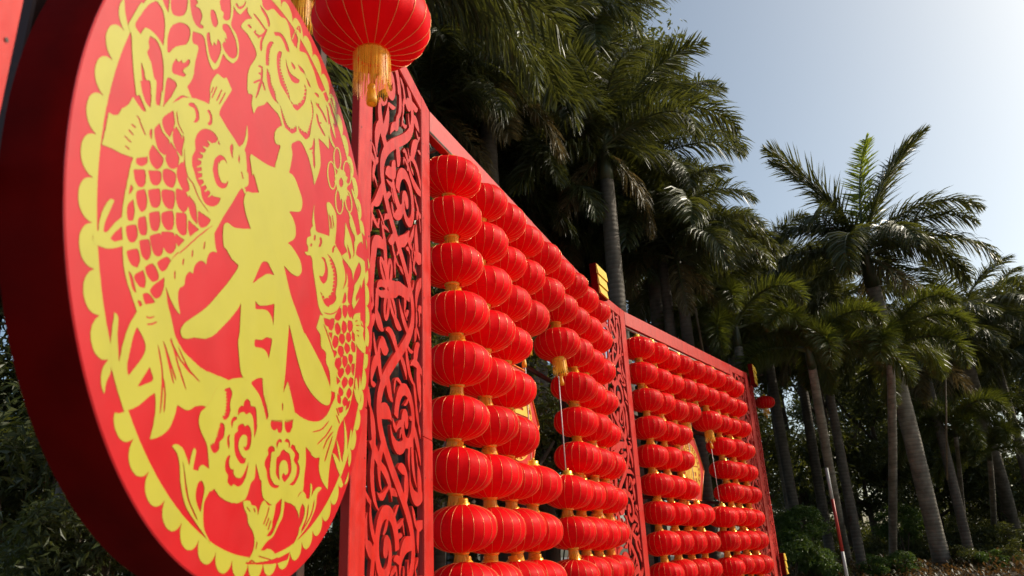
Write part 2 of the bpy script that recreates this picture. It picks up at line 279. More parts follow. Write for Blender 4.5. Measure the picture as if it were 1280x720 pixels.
PRINT = '''w Y -2105,751,-2105,734,-2100,707,-2081,650,-2071,631,-2049,598,-2035,583,-2007,562,-1995,540,-1973,460,-1948,393,-1922,328,-1886,252,-1867,273,-1857,270,-1809,235,-1763,192,-1748,189,-1731,197,-1681,232,-1629,281,-1494,444,-1448,512,-1439,541,-1390,563,-1452,602,-1420,665,-1410,689,-1403,723,-1404,819,-1390,920,-1398,938,-1409,935,-1443,919,-1455,917,-1467,931,-1471,956,-1472,991,-1388,1038,-1359,1047,-1338,1040,-1324,1020,-1302,974,-1257,921,-1227,905,-1202,902,-1193,904,-1160,937,-1139,971,-1108,1096,-1070,1089,-1051,1089,-1010,1098,-988,1105,-971,1115,-959,1126,-925,1175,-915,1202,-911,1227,-911,1251,-922,1297,-935,1319,-951,1337,-971,1352,-990,1357,-1037,1358,-1052,1367,-1055,1385,-1043,1463,-1053,1570,-1063,1613,-1076,1628,-1303,1464,-1667,1160,-1968,892
w R -2000,840,-1993,826,-1977,806,-1952,798,-1935,841,-1915,912
w R -1895,852,-1858,898,-1848,906,-1834,911,-1800,906,-1786,900,-1772,889,-1752,857,-1739,818,-1731,748,-1728,690,-1788,704,-1820,705,-1853,701,-1883,691,-1906,678,-1914,663,-1934,612,-1959,615,-1977,620,-1987,630,-1987,643,-1982,661,-1938,769,-1912,823
w R -1857,662,-1809,679,-1792,678,-1777,674,-1751,659,-1739,648,-1712,606,-1697,567,-1687,525,-1668,395,-1684,437,-1679,346,-1681,325,-1705,312,-1711,310,-1726,333,-1738,427,-1746,449,-1755,442,-1770,450,-1811,517,-1852,542,-1858,555,-1845,587,-1847,595,-1859,614
w R -1895,470,-1853,426,-1838,395,-1830,391,-1798,408,-1786,395,-1777,368,-1770,328,-1765,348,-1757,259,-1791,261,-1803,264,-1817,272,-1851,309,-1871,347,-1880,356,-1905,360,-1860,360,-1879,408
w R -1849,969,-1799,955,-1759,931,-1728,921,-1737,1007,-1741,1038,-1748,1056
w R -1724,1076,-1727,1049,-1724,1005,-1712,964,-1691,944,-1662,954,-1626,977,-1587,1017,-1570,1047,-1565,1063,-1561,1094,-1561,1128,-1571,1190,-1577,1201,-1652,1141
w R -1624,937,-1607,951,-1569,974,-1539,987,-1515,990,-1507,988,-1497,975,-1492,956,-1493,932,-1497,907,-1506,881,-1523,853,-1609,776,-1638,739,-1660,695,-1681,679,-1685,683,-1690,693,-1702,752,-1701,789,-1696,826,-1690,846,-1670,884
w R -1648,534,-1617,548,-1575,558,-1559,553,-1550,541,-1591,437,-1650,334,-1659,486,-1656,510
w R -1580,391,-1545,453,-1508,501,-1493,515,-1476,525,-1432,543,-1488,490
w R -1594,706,-1584,694,-1564,699,-1542,734,-1535,720,-1531,718,-1526,720,-1505,737,-1483,776,-1460,790,-1457,775,-1462,748,-1503,695,-1515,672,-1515,668,-1509,667,-1479,669,-1487,650,-1501,637,-1598,592,-1611,591,-1619,596,-1624,620,-1622,643
w R -1551,1223,-1491,1275,-1485,1234,-1479,1222,-1455,1222,-1482,1174,-1440,1193,-1425,1193,-1411,1188,-1401,1180,-1394,1169,-1394,1152,-1405,1110,-1404,1100,-1366,1114,-1365,1103,-1369,1091,-1401,1068,-1428,1058,-1456,1057,-1483,1066,-1507,1087,-1531,1131,-1544,1168,-1552,1202
w R -1310,1290,-1279,1309,-1263,1311,-1251,1306,-1223,1283,-1211,1265,-1210,1253,-1219,1228,-1231,1207,-1255,1196,-1268,1197,-1287,1209,-1300,1226,-1309,1245,-1312,1265
w R -1223,1426,-1213,1459,-1192,1496,-1147,1544,-1114,1573,-1105,1565,-1092,1539,-1080,1506,-1073,1472,-1071,1430,-1074,1408,-1084,1385,-1102,1365,-1124,1348,-1144,1340,-1160,1341,-1162,1350,-1157,1377,-1159,1385,-1195,1378,-1200,1382,-1208,1400,-1222,1418
w R -1320,1098,-1292,1125,-1273,1077,-1242,1051,-1230,1097,-1200,1088,-1192,1150,-1164,1149,-1155,1146,-1146,1137,-1137,1112,-1138,1076,-1161,1004,-1186,955,-1225,952,-1238,954,-1256,963,-1271,977,-1293,1011,-1316,1055,-1323,1078
w R -1151,1299,-1115,1330,-1103,1337,-1080,1344,-1060,1342,-1042,1337,-984,1315,-967,1302,-953,1287,-934,1250,-931,1227,-936,1200,-941,1189,-969,1154,-995,1137,-1021,1127,-1043,1122,-1081,1122,-1119,1135,-1127,1143,-1130,1154,-1110,1193,-1089,1182,-1112,1221,-1080,1226,-1096,1251,-1105,1259,-1143,1258,-1152,1261,-1156,1280
f Y -2074,-111,-2069,-28,-2072,35,-2031,42,-2002,62,-1995,74,-1981,113,-1945,152,-1932,175,-1911,231,-1866,214,-1829,205,-1802,206,-1779,227,-1713,302,-1699,314,-1650,336,-1633,349,-1582,397,-1479,507,-1451,528,-1431,531,-1373,522,-1482,432,-1524,394,-1598,319,-1630,281,-1656,245,-1677,200,-1689,157,-1716,4,-1725,-15,-1742,-33,-1785,-67,-1832,-92,-1931,-121,-2010,-135,-2070,-152,-2079,-152
f R -1893,76,-1890,72,-1856,72,-1846,78,-1850,82,-1884,82
f R -1909,34,-1905,29,-1865,23,-1853,28,-1857,33,-1898,39
f R -1934,-18,-1928,-22,-1875,-26,-1862,-20,-1868,-16,-1922,-13
f R -1916,-67,-1913,-71,-1876,-71,-1867,-65,-1871,-61,-1907,-61
f R -1862,146,-1860,141,-1830,135,-1820,141,-1822,146,-1853,152
f R -1836,134,-1830,124,-1774,83,-1761,80,-1759,82,-1764,92,-1821,134,-1833,136
f Y -1730,166,-1698,208,-1549,378,-1459,495,-1527,411,-1543,382,-1542,361,-1531,344,-1499,314,-1483,304,-1446,286,-1432,274,-1424,256,-1403,133,-1381,76,-1370,60,-1352,49,-1309,54,-1284,43,-1247,6,-1226,-11,-1170,-35,-1106,-53,-1011,-56,-987,-63,-978,-77,-980,-97,-1006,-132,-1128,-242,-1240,-358,-1325,-428,-1348,-452,-1365,-473,-1378,-494,-1398,-536,-1414,-581,-1418,-603,-1418,-623,-1413,-637,-1396,-663,-1393,-677,-1398,-697,-1410,-719,-1454,-784,-1488,-826,-1530,-862,-1592,-897,-1602,-890,-1722,-762,-1750,-725,-1774,-686,-1799,-619,-1813,-555,-1838,-483,-1849,-432,-1853,-377,-1853,-321,-1842,-111,-1840,-142,-1835,-105,-1829,-89,-1814,-63,-1773,-10,-1758,16,-1747,54,-1742,128
f R -1810,-84,-1771,-56,-1731,-32,-1722,-46,-1718,-58,-1719,-70,-1725,-77,-1744,-95,-1765,-107,-1789,-112,-1797,-112,-1804,-107,-1808,-98
f R -1699,-14,-1607,32,-1585,40,-1582,35,-1578,13,-1581,1,-1587,-10,-1606,-32,-1628,-46,-1663,-52,-1677,-45
f R -1551,59,-1428,117,-1439,80,-1447,64,-1462,45,-1478,32,-1500,29,-1523,32,-1533,38
f R -1819,-154,-1746,-115,-1726,-108,-1718,-114,-1706,-142,-1703,-168,-1705,-190,-1717,-207,-1736,-219,-1757,-223,-1768,-220,-1787,-209,-1799,-195
f R -1697,-94,-1608,-51,-1586,-44,-1579,-50,-1574,-64,-1571,-82,-1573,-100,-1583,-122,-1599,-140,-1634,-154,-1645,-154,-1656,-151,-1664,-145,-1684,-118
f R -1567,-20,-1551,-8,-1529,5,-1485,16,-1464,18,-1448,15,-1440,8,-1435,-17,-1438,-44,-1451,-74,-1457,-83,-1482,-92,-1513,-97,-1540,-90,-1559,-75,-1569,-47,-1570,-32
f R -1439,62,-1432,78,-1405,118,-1306,21,-1291,4,-1288,-12,-1306,-31,-1329,-47,-1341,-48,-1357,-45,-1387,-33,-1415,-16,-1435,8,-1442,33
f R -1823,-269,-1818,-237,-1799,-248,-1794,-255,-1795,-261,-1806,-285,-1826,-308
f R -1764,-255,-1753,-244,-1713,-217,-1703,-212,-1695,-216,-1674,-244,-1668,-259,-1663,-289,-1664,-305,-1671,-321,-1688,-338,-1703,-349,-1723,-340,-1745,-322,-1755,-306,-1763,-288,-1767,-270
f R -1674,-203,-1627,-172,-1577,-145,-1568,-153,-1558,-172,-1550,-196,-1548,-220,-1556,-242,-1571,-262,-1593,-273,-1616,-278,-1627,-276,-1643,-260,-1667,-224
f R -1553,-143,-1530,-127,-1499,-112,-1453,-96,-1438,-95,-1429,-102,-1420,-133,-1418,-164,-1424,-195,-1429,-205,-1464,-220,-1493,-222,-1508,-218,-1532,-204,-1542,-190,-1551,-172,-1555,-155
f R -1424,-69,-1394,-56,-1360,-48,-1317,-46,-1303,-51,-1288,-67,-1281,-90,-1282,-117,-1290,-144,-1306,-164,-1322,-178,-1348,-176,-1379,-167,-1400,-150,-1414,-128,-1423,-93
f R -1815,-350,-1782,-309,-1758,-357,-1752,-379,-1756,-415,-1761,-424,-1768,-429,-1794,-439,-1801,-435,-1807,-425,-1816,-400,-1820,-376
f R -1714,-388,-1704,-378,-1664,-352,-1648,-372,-1631,-409,-1629,-433,-1634,-453,-1650,-462,-1670,-468,-1682,-466,-1693,-460,-1708,-443,-1714,-431,-1719,-401
f R -1633,-319,-1590,-292,-1548,-271,-1534,-296,-1528,-318,-1525,-339,-1527,-353,-1535,-381,-1542,-390,-1563,-400,-1586,-405,-1599,-400,-1609,-390,-1628,-354,-1635,-328
f R -1524,-269,-1475,-235,-1427,-211,-1411,-233,-1402,-254,-1398,-287,-1403,-314,-1409,-324,-1417,-330,-1444,-342,-1456,-344,-1473,-344,-1488,-340,-1511,-325,-1519,-312,-1525,-296,-1527,-280
f R -1394,-207,-1315,-175,-1293,-170,-1283,-179,-1277,-198,-1262,-269,-1260,-282,-1263,-291,-1283,-305,-1308,-315,-1326,-315,-1356,-303,-1367,-295,-1381,-273,-1389,-244
f R -1805,-474,-1767,-450,-1728,-432,-1712,-452,-1705,-469,-1702,-487,-1704,-498,-1715,-524,-1723,-532,-1740,-540,-1758,-543,-1769,-540,-1778,-533,-1791,-517,-1803,-493
f R -1291,-44,-1232,-56,-1212,-64,-1201,-74,-1181,-116,-1161,-184,-1212,-174,-1231,-168,-1260,-145,-1280,-115,-1286,-95
f R -1262,-192,-1214,-199,-1134,-201,-1224,-287,-1249,-259,-1256,-245,-1260,-230
f R -1173,-92,-1045,-83,-1017,-85,-1029,-111,-1058,-147,-1090,-170,-1119,-184,-1140,-179,-1157,-167,-1166,-148
f R -1682,-504,-1645,-481,-1606,-464,-1596,-472,-1582,-491,-1571,-516,-1568,-541,-1572,-552,-1586,-578,-1592,-583,-1609,-585,-1631,-582,-1643,-576,-1652,-567,-1672,-535,-1682,-511
f R -1600,-442,-1557,-412,-1515,-388,-1504,-398,-1485,-422,-1469,-454,-1465,-484,-1475,-504,-1492,-521,-1512,-527,-1532,-528,-1546,-523,-1557,-515,-1574,-494,-1594,-466,-1600,-452
f R -1506,-377,-1455,-353,-1416,-339,-1392,-333,-1376,-342,-1362,-362,-1352,-388,-1351,-414,-1365,-441,-1385,-463,-1408,-469,-1435,-470,-1451,-464,-1465,-456,-1486,-434,-1501,-401
f R -1375,-331,-1271,-328,-1326,-396,-1352,-380,-1361,-367
f R -1771,-598,-1732,-573,-1688,-552,-1679,-557,-1667,-570,-1657,-586,-1651,-602,-1652,-616,-1665,-652,-1708,-657,-1732,-648,-1750,-633,-1766,-613
f R -1683,-702,-1671,-687,-1614,-644,-1584,-679,-1576,-695,-1577,-727,-1580,-733,-1595,-739,-1617,-742,-1631,-741,-1665,-727,-1678,-715
f R -1602,-622,-1575,-598,-1545,-579,-1530,-582,-1509,-591,-1488,-605,-1473,-620,-1469,-634,-1470,-642,-1473,-649,-1493,-666,-1515,-677,-1530,-678,-1560,-670,-1584,-655,-1601,-632
f R -1503,-559,-1491,-545,-1468,-524,-1441,-504,-1419,-492,-1402,-492,-1388,-498,-1385,-509,-1388,-524,-1404,-556,-1425,-578,-1446,-593,-1460,-592,-1476,-587,-1495,-573,-1501,-566
f R -1534,-729,-1515,-701,-1475,-662,-1416,-612,-1412,-662,-1414,-683,-1424,-720,-1438,-739,-1466,-759,-1483,-759,-1513,-750,-1532,-736
f R -1590,-771,-1572,-760,-1549,-750,-1521,-754,-1488,-768,-1461,-786,-1450,-799,-1460,-811,-1478,-824,-1505,-830,-1531,-829,-1553,-819,-1569,-805,-1584,-786
f R -1631,-816,-1597,-813,-1585,-821,-1568,-851,-1599,-845,-1610,-838
f R -1734,-688,-1705,-701,-1683,-723,-1642,-782,-1658,-784,-1674,-777,-1686,-766,-1715,-726
f R -1639,267,-1622,295,-1552,374,-1525,325,-1520,302,-1524,272,-1549,194,-1596,202,-1612,209,-1635,233,-1641,249
f R -1525,259,-1503,297,-1469,283,-1442,269,-1423,252,-1412,224,-1408,189,-1407,145,-1454,152,-1472,157,-1501,177,-1512,190,-1525,217,-1528,244
f R -1696,166,-1688,182,-1659,225,-1630,196,-1615,187,-1557,179,-1545,171,-1544,145,-1554,108,-1572,63,-1622,62,-1639,69,-1653,80,-1675,105,-1691,133,-1696,148
f R -1712,13,-1708,28,-1691,69,-1583,46,-1578,42,-1575,29,-1577,13,-1592,-21,-1619,-48,-1627,-53,-1641,-55,-1673,-50,-1685,-44,-1696,-34,-1705,-20,-1710,-4
f R -1560,98,-1554,120,-1533,178,-1472,153,-1449,141,-1436,133,-1429,123,-1429,104,-1434,82,-1444,60,-1457,42,-1465,35,-1498,20,-1515,19,-1530,22,-1553,36,-1560,48,-1562,63
f R -1808,-96,-1793,-80,-1720,-22,-1711,-46,-1712,-57,-1719,-68,-1742,-93,-1766,-106,-1789,-110,-1802,-106
f R -1736,135,-1713,153,-1704,86,-1728,99,-1736,117
f Y -1543,382,-1529,416,-1505,456,-1473,498,-1427,543,-1344,589,-1242,630,-1189,645,-1126,651,-1068,647,-1038,641,-953,616,-835,593,-785,578,-764,577,-702,596,-683,589,-671,574,-644,507,-624,429,-622,472,-603,437,-592,393,-593,378,-600,363,-615,350,-676,309,-711,269,-782,147,-878,-4,-960,-152,-993,-102,-1004,-75,-1011,-69,-1034,-65,-1093,-66,-1119,-64,-1149,-55,-1176,-43,-1247,-1,-1289,30,-1331,73,-1380,141,-1396,115,-1414,194,-1405,261,-1410,277,-1420,281,-1463,282,-1476,287,-1497,302,-1534,342,-1543,360
f R -1522,390,-1519,366,-1511,349,-1492,318,-1478,308,-1443,293,-1417,289,-1415,291,-1433,303,-1468,318,-1481,327,-1491,340,-1507,374,-1519,392
f R -1397,222,-1390,169,-1380,123,-1360,79,-1350,66,-1338,56,-1326,51,-1274,43,-1255,33,-1203,-8,-1183,-19,-1107,-39,-1016,-56,-1013,-54,-1141,-22,-1173,-10,-1192,1,-1244,42,-1264,52,-1318,60,-1327,64,-1339,74,-1356,100,-1376,150,-1394,223
f R -1200,463,-1156,482,-1114,492,-1096,493,-1080,491,-1051,483,-1037,475,-1010,452,-1063,439,-1083,429,-1101,416,-1133,382,-1160,344,-1179,304,-1194,263,-1202,220,-1201,202,-1190,189,-1170,137,-1160,122,-1131,105,-1060,84,-1040,81,-1018,81,-994,87,-929,110,-947,66,-960,48,-1003,14,-1039,-2,-1081,-12,-1098,-13,-1115,-10,-1130,-3,-1153,16,-1178,58,-1231,85,-1268,128,-1282,140,-1291,145,-1299,158,-1306,191,-1305,210,-1282,260,-1283,277,-1297,307,-1299,324,-1290,362,-1281,382,-1255,418,-1219,450
f Y -1045,437,-1073,431,-1033,495
f Y -1105,409,-1126,385,-1175,399
f Y -1149,354,-1162,332,-1226,327
f Y -1176,302,-1183,281,-1253,266
f Y -1192,253,-1196,234,-1268,212
f Y -1200,209,-1190,197,-1261,152
f Y -1178,178,-1173,163,-1248,127
f Y -1167,142,-1158,129,-1232,88
f Y -1141,115,-1124,108,-1191,57
f Y -1100,100,-1080,95,-1143,41
f Y -1052,90,-1030,87,-1089,31
f R -1004,386,-1033,359,-1054,330,-1061,313,-1066,265,-1061,201,-1069,254,-1046,212,-1034,196,-1014,179,-1001,172,-985,169,-953,172,-935,176,-907,189,-879,213,-869,231,-861,276,-881,246,-902,229,-934,219,-950,220,-963,225,-993,253,-1005,281,-1009,310,-1005,347,-998,312,-988,343,-980,355,-950,378,-941,382,-924,382,-887,366,-912,388,-926,395,-943,399,-973,398
f R -1414,496,-1415,505,-1410,515,-1392,531,-1370,543,-1354,546,-1339,545,-1314,536,-1304,530,-1291,511,-1282,481,-1288,466,-1308,440,-1343,420,-1328,445,-1322,465,-1324,486,-1339,508,-1356,514,-1392,501
f R -1218,584,-1190,608,-1181,609,-1161,600,-1147,588,-1140,572,-1135,547,-1139,529,-1163,507,-1172,506,-1193,508,-1169,533,-1166,552,-1176,572,-1186,581,-1200,585
f R -887,522,-865,550,-852,540,-846,523,-846,485,-830,445,-857,457,-876,475,-885,489,-889,504
f R -760,530,-768,491,-767,477,-761,470,-740,459,-743,501
f R -709,420,-710,411,-682,379,-672,377,-668,380,-667,389,-695,422,-705,423
f Y -699,804,-696,735,-699,704,-707,666,-724,626,-773,572,-697,591,-677,645,-669,687,-669,724,-678,761
f Y -677,314,-649,333,-628,323,-617,313,-614,301,-628,287
f Y -1186,632,-1196,649,-1194,701,-1198,724,-1204,730,-1208,750,-1207,774,-1202,800,-1194,827,-1183,850,-1153,899,-1142,912,-1076,925,-1056,932,-1034,960,-940,916,-942,925,-1050,717,-1064,677,-1067,642,-1119,632,-1159,628
f R -1134,823,-1145,805,-1178,711,-1177,698,-1173,700,-1162,717,-1129,811,-1130,824
f R -1171,792,-1180,782,-1195,733,-1192,728,-1180,740,-1164,789,-1167,794
f R -1071,839,-1083,822,-1120,728,-1120,715,-1116,717,-1104,734,-1067,828,-1067,841
f R -1023,851,-1036,832,-1083,728,-1084,713,-1080,714,-1067,733,-1020,837,-1019,852
f Y -980,-97,-940,-211,-927,-237,-904,-257,-895,-258,-952,-272,-980,-291,-1001,-314,-1009,-335,-1011,-358,-1010,-384,-1039,-377,-1052,-376,-1078,-384,-1102,-398,-1124,-421,-1138,-446,-1142,-460,-1143,-494,-1181,-491,-1209,-522,-1216,-534,-1219,-550,-1217,-583,-1223,-598,-1261,-623,-1267,-636,-1270,-649,-1268,-674,-1258,-706,-1220,-775,-1273,-756,-1301,-740,-1350,-705,-1400,-656,-1412,-640,-1418,-623,-1419,-603,-1415,-581,-1398,-536,-1362,-478,-1310,-420,-1178,-298
f R -988,-108,-1061,-170,-1147,-253,-1285,-399,-1323,-445,-1320,-446,-1275,-401,-1137,-256,-985,-109
f R -1058,-248,-1064,-257,-1067,-299,-1062,-304,-1058,-303,-1051,-294,-1048,-251,-1054,-246
f R -1180,-352,-1185,-361,-1182,-398,-1176,-402,-1172,-401,-1167,-393,-1170,-355,-1177,-351
f R -1260,-440,-1266,-447,-1266,-481,-1261,-485,-1251,-477,-1251,-443,-1257,-439
f R -1333,-542,-1336,-550,-1328,-589,-1321,-594,-1318,-592,-1314,-584,-1323,-545,-1329,-541
f Y -1953,-390,-1923,-383,-1924,-391,-1962,-514,-1966,-548,-1965,-580,-1992,-585,-1999,-576,-2002,-562,-2003,-529,-1998,-490,-1986,-450,-1972,-417
f Y -1848,-444,-1891,-493,-1934,-560,-1946,-572,-1987,-572,-2013,-593,-2031,-619,-2031,-630,-2028,-642,-2021,-652,-2011,-659,-2002,-660,-1923,-647,-1878,-628,-1846,-610,-1818,-593,-1804,-581,-1808,-567,-1816,-556,-1868,-587,-1891,-590,-1906,-588,-1888,-550,-1839,-492,-1830,-474,-1832,-464
f Y -1791,-933,-1765,-939,-1752,-957,-1743,-1030,-1696,-1178,-1693,-1092,-1676,-1003,-1657,-951,-1608,-862,-1593,-842,-1562,-822,-1483,-787,-1451,-766,-1429,-740,-1411,-708,-1394,-670,-1356,-751,-1298,-827,-1260,-887,-1244,-905,-1201,-938,-1149,-966,-1105,-980,-951,-1016,-875,-1023,-632,-1017,-587,-1020,-528,-1013,-400,-987,-361,-985,-323,-1019,-294,-1081,-280,-1143,-284,-1178,-365,-1205,-519,-1242,-675,-1272,-778,-1279,-791,-1271,-813,-1240,-828,-1231,-854,-1231,-888,-1235,-954,-1252,-998,-1279,-1025,-1288,-1063,-1289,-1142,-1277,-1146,-1317,-1158,-1357,-1180,-1402,-1197,-1423,-1215,-1439,-1261,-1468,-1306,-1487,-1356,-1499,-1342,-1430,-1338,-1355,-1345,-1307,-1364,-1253,-1407,-1279,-1487,-1343,-1532,-1367,-1632,-1409,-1649,-1412,-1666,-1412,-1701,-1404,-1730,-1389,-1753,-1367,-1768,-1340,-1772,-1308,-1767,-1274,-1751,-1238,-1748,-1220,-1751,-1192,-1780,-1108,-1786,-1057
f R -1597,-953,-1555,-978,-1523,-1003,-1502,-1028,-1499,-1049,-1504,-1072,-1517,-1098,-1534,-1123,-1609,-1216,-1627,-1186,-1631,-1163,-1631,-1139,-1619,-1023,-1610,-987
f R -1442,-1129,-1401,-1175,-1397,-1191,-1406,-1200,-1425,-1210,-1525,-1257
f R -1400,-994,-1381,-1035,-1342,-1106,-1328,-1139,-1317,-1190,-1296,-1366,-1292,-1366,-1289,-1300,-1294,-1245,-1301,-1187,-1313,-1136,-1327,-1101,-1367,-1030,-1397,-992
f R -1357,-959,-1333,-995,-1222,-1115,-1205,-1133,-1179,-1152,-1176,-1150,-1190,-1127,-1318,-988,-1353,-958
f R -1296,-935,-1267,-965,-1203,-1010,-1171,-1029,-1070,-1071,-1023,-1083,-1020,-1081,-1058,-1062,-1157,-1021,-1189,-1002,-1253,-957,-1293,-934
f R -1457,-851,-1502,-872,-1524,-873,-1538,-879,-1529,-883,-1500,-881,-1465,-863,-1455,-853
f R -1427,-872,-1443,-879,-1473,-897,-1508,-909,-1522,-916,-1521,-919,-1506,-918,-1467,-905,-1434,-884,-1425,-874
f R -1311,-1158,-1305,-1184,-1278,-1247,-1269,-1318,-1262,-1346,-1258,-1345,-1253,-1316,-1262,-1243,-1289,-1179,-1308,-1157
f R -1285,-925,-1264,-963,-1193,-1056,-1108,-1148,-1067,-1182,-1063,-1181,-1093,-1142,-1178,-1050,-1250,-957,-1281,-923
f R -1210,-951,-1176,-987,-1141,-1015,-1101,-1043,-1061,-1066,-1033,-1077,-964,-1098,-919,-1106,-916,-1104,-1049,-1058,-1088,-1035,-1207,-949
f R -1339,-977,-1317,-1019,-1237,-1134,-1218,-1159,-1202,-1172,-1198,-1170,-1204,-1154,-1303,-1014,-1336,-976
w Y -604,-1024,-562,-1004,-530,-993,-396,-957,-340,-946,-252,-934,-156,-904,-123,-897,-45,-888,36,-886,114,-889,182,-900,202,-909,237,-939,304,-834,366,-903,385,-940,399,-979,419,-1014,459,-1040,692,-1059,779,-1072,845,-1093,895,-1151,914,-1227,914,-1293,911,-1321,733,-1269,752,-1362,756,-1401,754,-1422,743,-1485,743,-1563,740,-1597,725,-1618,686,-1620,650,-1647,624,-1685,602,-1734,537,-1718,426,-1710,351,-1691,325,-1700,256,-1736,224,-1745,193,-1744,157,-1739,71,-1716,41,-1702,30,-1694,13,-1666,1,-1605,-10,-1590,-31,-1589,-104,-1595,-131,-1601,-161,-1625,-189,-1695,-213,-1727,-225,-1735,-254,-1745,-308,-1760,-336,-1764,-399,-1765,-489,-1754,-567,-1734,-632,-1699,-684,-1718,-733,-1544,-764,-1468,-783,-1440,-848,-1393,-877,-1363,-888,-1347,-895,-1330,-897,-1304,-888,-1278,-877,-1266,-828,-1231,-782,-1182,-741,-1110,-720,-1087,-668,-1054
w R -285,-971,-259,-951,-212,-926,-164,-910,-129,-902,-117,-916,-94,-980,-80,-1011,-26,-1072,12,-1123,20,-1139,19,-1154,-5,-1177,-62,-1102,-125,-1043,-151,-1025,-188,-1009,-270,-981
w R -113,-1485,-52,-1558,-10,-1615,26,-1681,43,-1729,49,-1790,32,-1756,-16,-1828,-21,-1803,-31,-1783,-48,-1769,-64,-1765,-129,-1760,-181,-1746,-202,-1738,-212,-1731,-210,-1727,-188,-1709,-140,-1661,-128,-1644,-119,-1624,-113,-1604,-108,-1564
w R -424,-1220,-432,-1186,-428,-1172,-408,-1154,-387,-1143,-363,-1147,-361,-1121,-356,-1110,-328,-1089,-314,-1086,-276,-1095,-269,-1102,-262,-1119,-255,-1123,-195,-1117,-181,-1126,-171,-1141,-152,-1197,-142,-1241,-142,-1264,-147,-1283,-168,-1331,-182,-1276,-200,-1217,-209,-1200,-222,-1186,-256,-1171,-265,-1170,-310,-1192,-351,-1181,-374,-1185,-396,-1193,-406,-1200
w R -491,-1312,-508,-1281,-509,-1268,-499,-1249,-480,-1233,-435,-1228,-435,-1234,-438,-1244,-474,-1262,-480,-1271,-485,-1298
w R -502,-1347,-533,-1365,-539,-1375,-539,-1385,-534,-1406,-526,-1420,-498,-1450,-498,-1410,-513,-1378
w R -381,-1265,-336,-1256,-319,-1273,-288,-1256,-278,-1253,-270,-1254,-236,-1269,-218,-1291,-209,-1317,-206,-1345,-210,-1372,-217,-1395,-225,-1406,-236,-1415,-260,-1422,-283,-1425,-293,-1421,-316,-1403,-278,-1403,-269,-1390,-265,-1370,-268,-1344,-274,-1332,-284,-1325,-320,-1325,-344,-1333,-365,-1350,-379,-1372,-382,-1385,-380,-1411,-374,-1422,-356,-1441,-329,-1459,-294,-1474,-282,-1477,-256,-1465,-266,-1496,-276,-1506,-297,-1512,-322,-1514,-336,-1512,-361,-1501,-385,-1487,-408,-1468,-426,-1443,-433,-1427,-449,-1364,-448,-1349,-441,-1334,-408,-1317,-407,-1310,-415,-1295,-414,-1287,-401,-1275
w R -476,-1474,-508,-1486,-520,-1498,-531,-1525,-532,-1550,-523,-1574,-514,-1585,-485,-1599,-480,-1610,-481,-1636,-475,-1647,-464,-1654,-427,-1667,-395,-1648,-347,-1661,-313,-1657,-281,-1641,-264,-1626,-240,-1593,-228,-1562,-221,-1528,-218,-1487,-250,-1542,-275,-1577,-291,-1592,-313,-1604,-347,-1608,-373,-1605,-387,-1600,-408,-1587,-412,-1580,-414,-1559,-449,-1562,-469,-1550,-481,-1533,-484,-1516
w R -570,-1060,-548,-1069,-529,-1086,-527,-1098,-540,-1136,-544,-1163,-539,-1183,-524,-1211,-531,-1203,-540,-1236,-549,-1249,-570,-1264,-596,-1274,-623,-1272,-640,-1268,-604,-1233,-597,-1207,-599,-1172,-611,-1113,-618,-1100,-638,-1087
w Y -624,-1098,-622,-1107,-576,-1096
w Y -619,-1118,-617,-1127,-571,-1116
w Y -614,-1138,-611,-1146,-565,-1135
w Y -608,-1157,-606,-1166,-560,-1155
w Y -604,-1177,-604,-1186,-557,-1178
w Y -604,-1197,-605,-1206,-558,-1200
w Y -607,-1217,-610,-1226,-563,-1223
w Y -613,-1237,-620,-1247,-575,-1248
w Y -629,-1257,-638,-1266,-597,-1272
w R -642,-1296,-610,-1297,-599,-1299,-588,-1308,-581,-1320,-579,-1333,-578,-1368,-589,-1389,-627,-1411,-630,-1422,-623,-1447,-625,-1459,-633,-1468,-657,-1484,-668,-1489,-694,-1487,-716,-1475,-728,-1462,-735,-1450,-735,-1441,-698,-1428,-687,-1417,-676,-1377
w Y -662,-1319,-665,-1328,-619,-1326
w Y -666,-1334,-669,-1343,-624,-1341
w Y -671,-1349,-674,-1358,-629,-1356
w Y -676,-1364,-680,-1373,-635,-1372
w Y -682,-1379,-686,-1388,-642,-1387
w Y -688,-1394,-692,-1402,-649,-1403
w Y -695,-1408,-702,-1416,-660,-1420
w Y -706,-1421,-716,-1429,-680,-1438
w Y -723,-1434,-735,-1441,-701,-1452
w R 93,-1346,122,-1342,149,-1344,159,-1350,172,-1369,172,-1374,123,-1385,117,-1392,119,-1422,113,-1504,119,-1529,134,-1556,160,-1578,197,-1597,220,-1603,243,-1604,306,-1601,266,-1621,247,-1626,224,-1628,176,-1625,136,-1614,119,-1604,94,-1581,83,-1567,61,-1521,27,-1490,21,-1479,21,-1468,34,-1443,44,-1431,72,-1409,71,-1400,56,-1383,55,-1374,69,-1359
w R 472,-1282,524,-1290,530,-1295,541,-1314,605,-1336,613,-1345,619,-1365,617,-1375,595,-1398,601,-1407,630,-1424,640,-1434,645,-1448,643,-1479,631,-1508,621,-1522,595,-1548,571,-1568,538,-1582,518,-1584,463,-1583,514,-1563,533,-1553,552,-1538,578,-1506,585,-1489,588,-1459,584,-1444,575,-1430,562,-1423,528,-1409,518,-1401,519,-1390,535,-1366,535,-1354,527,-1346,513,-1339,480,-1326,440,-1316,443,-1308
w R 208,-1355,195,-1338,188,-1323,188,-1310,197,-1300,211,-1289,239,-1274,275,-1279,279,-1284,279,-1298,242,-1298,232,-1299,227,-1303,214,-1326
w R 324,-1282,355,-1256,379,-1256,405,-1261,420,-1270,429,-1282,433,-1295,431,-1307,405,-1326,406,-1306,404,-1291,397,-1282
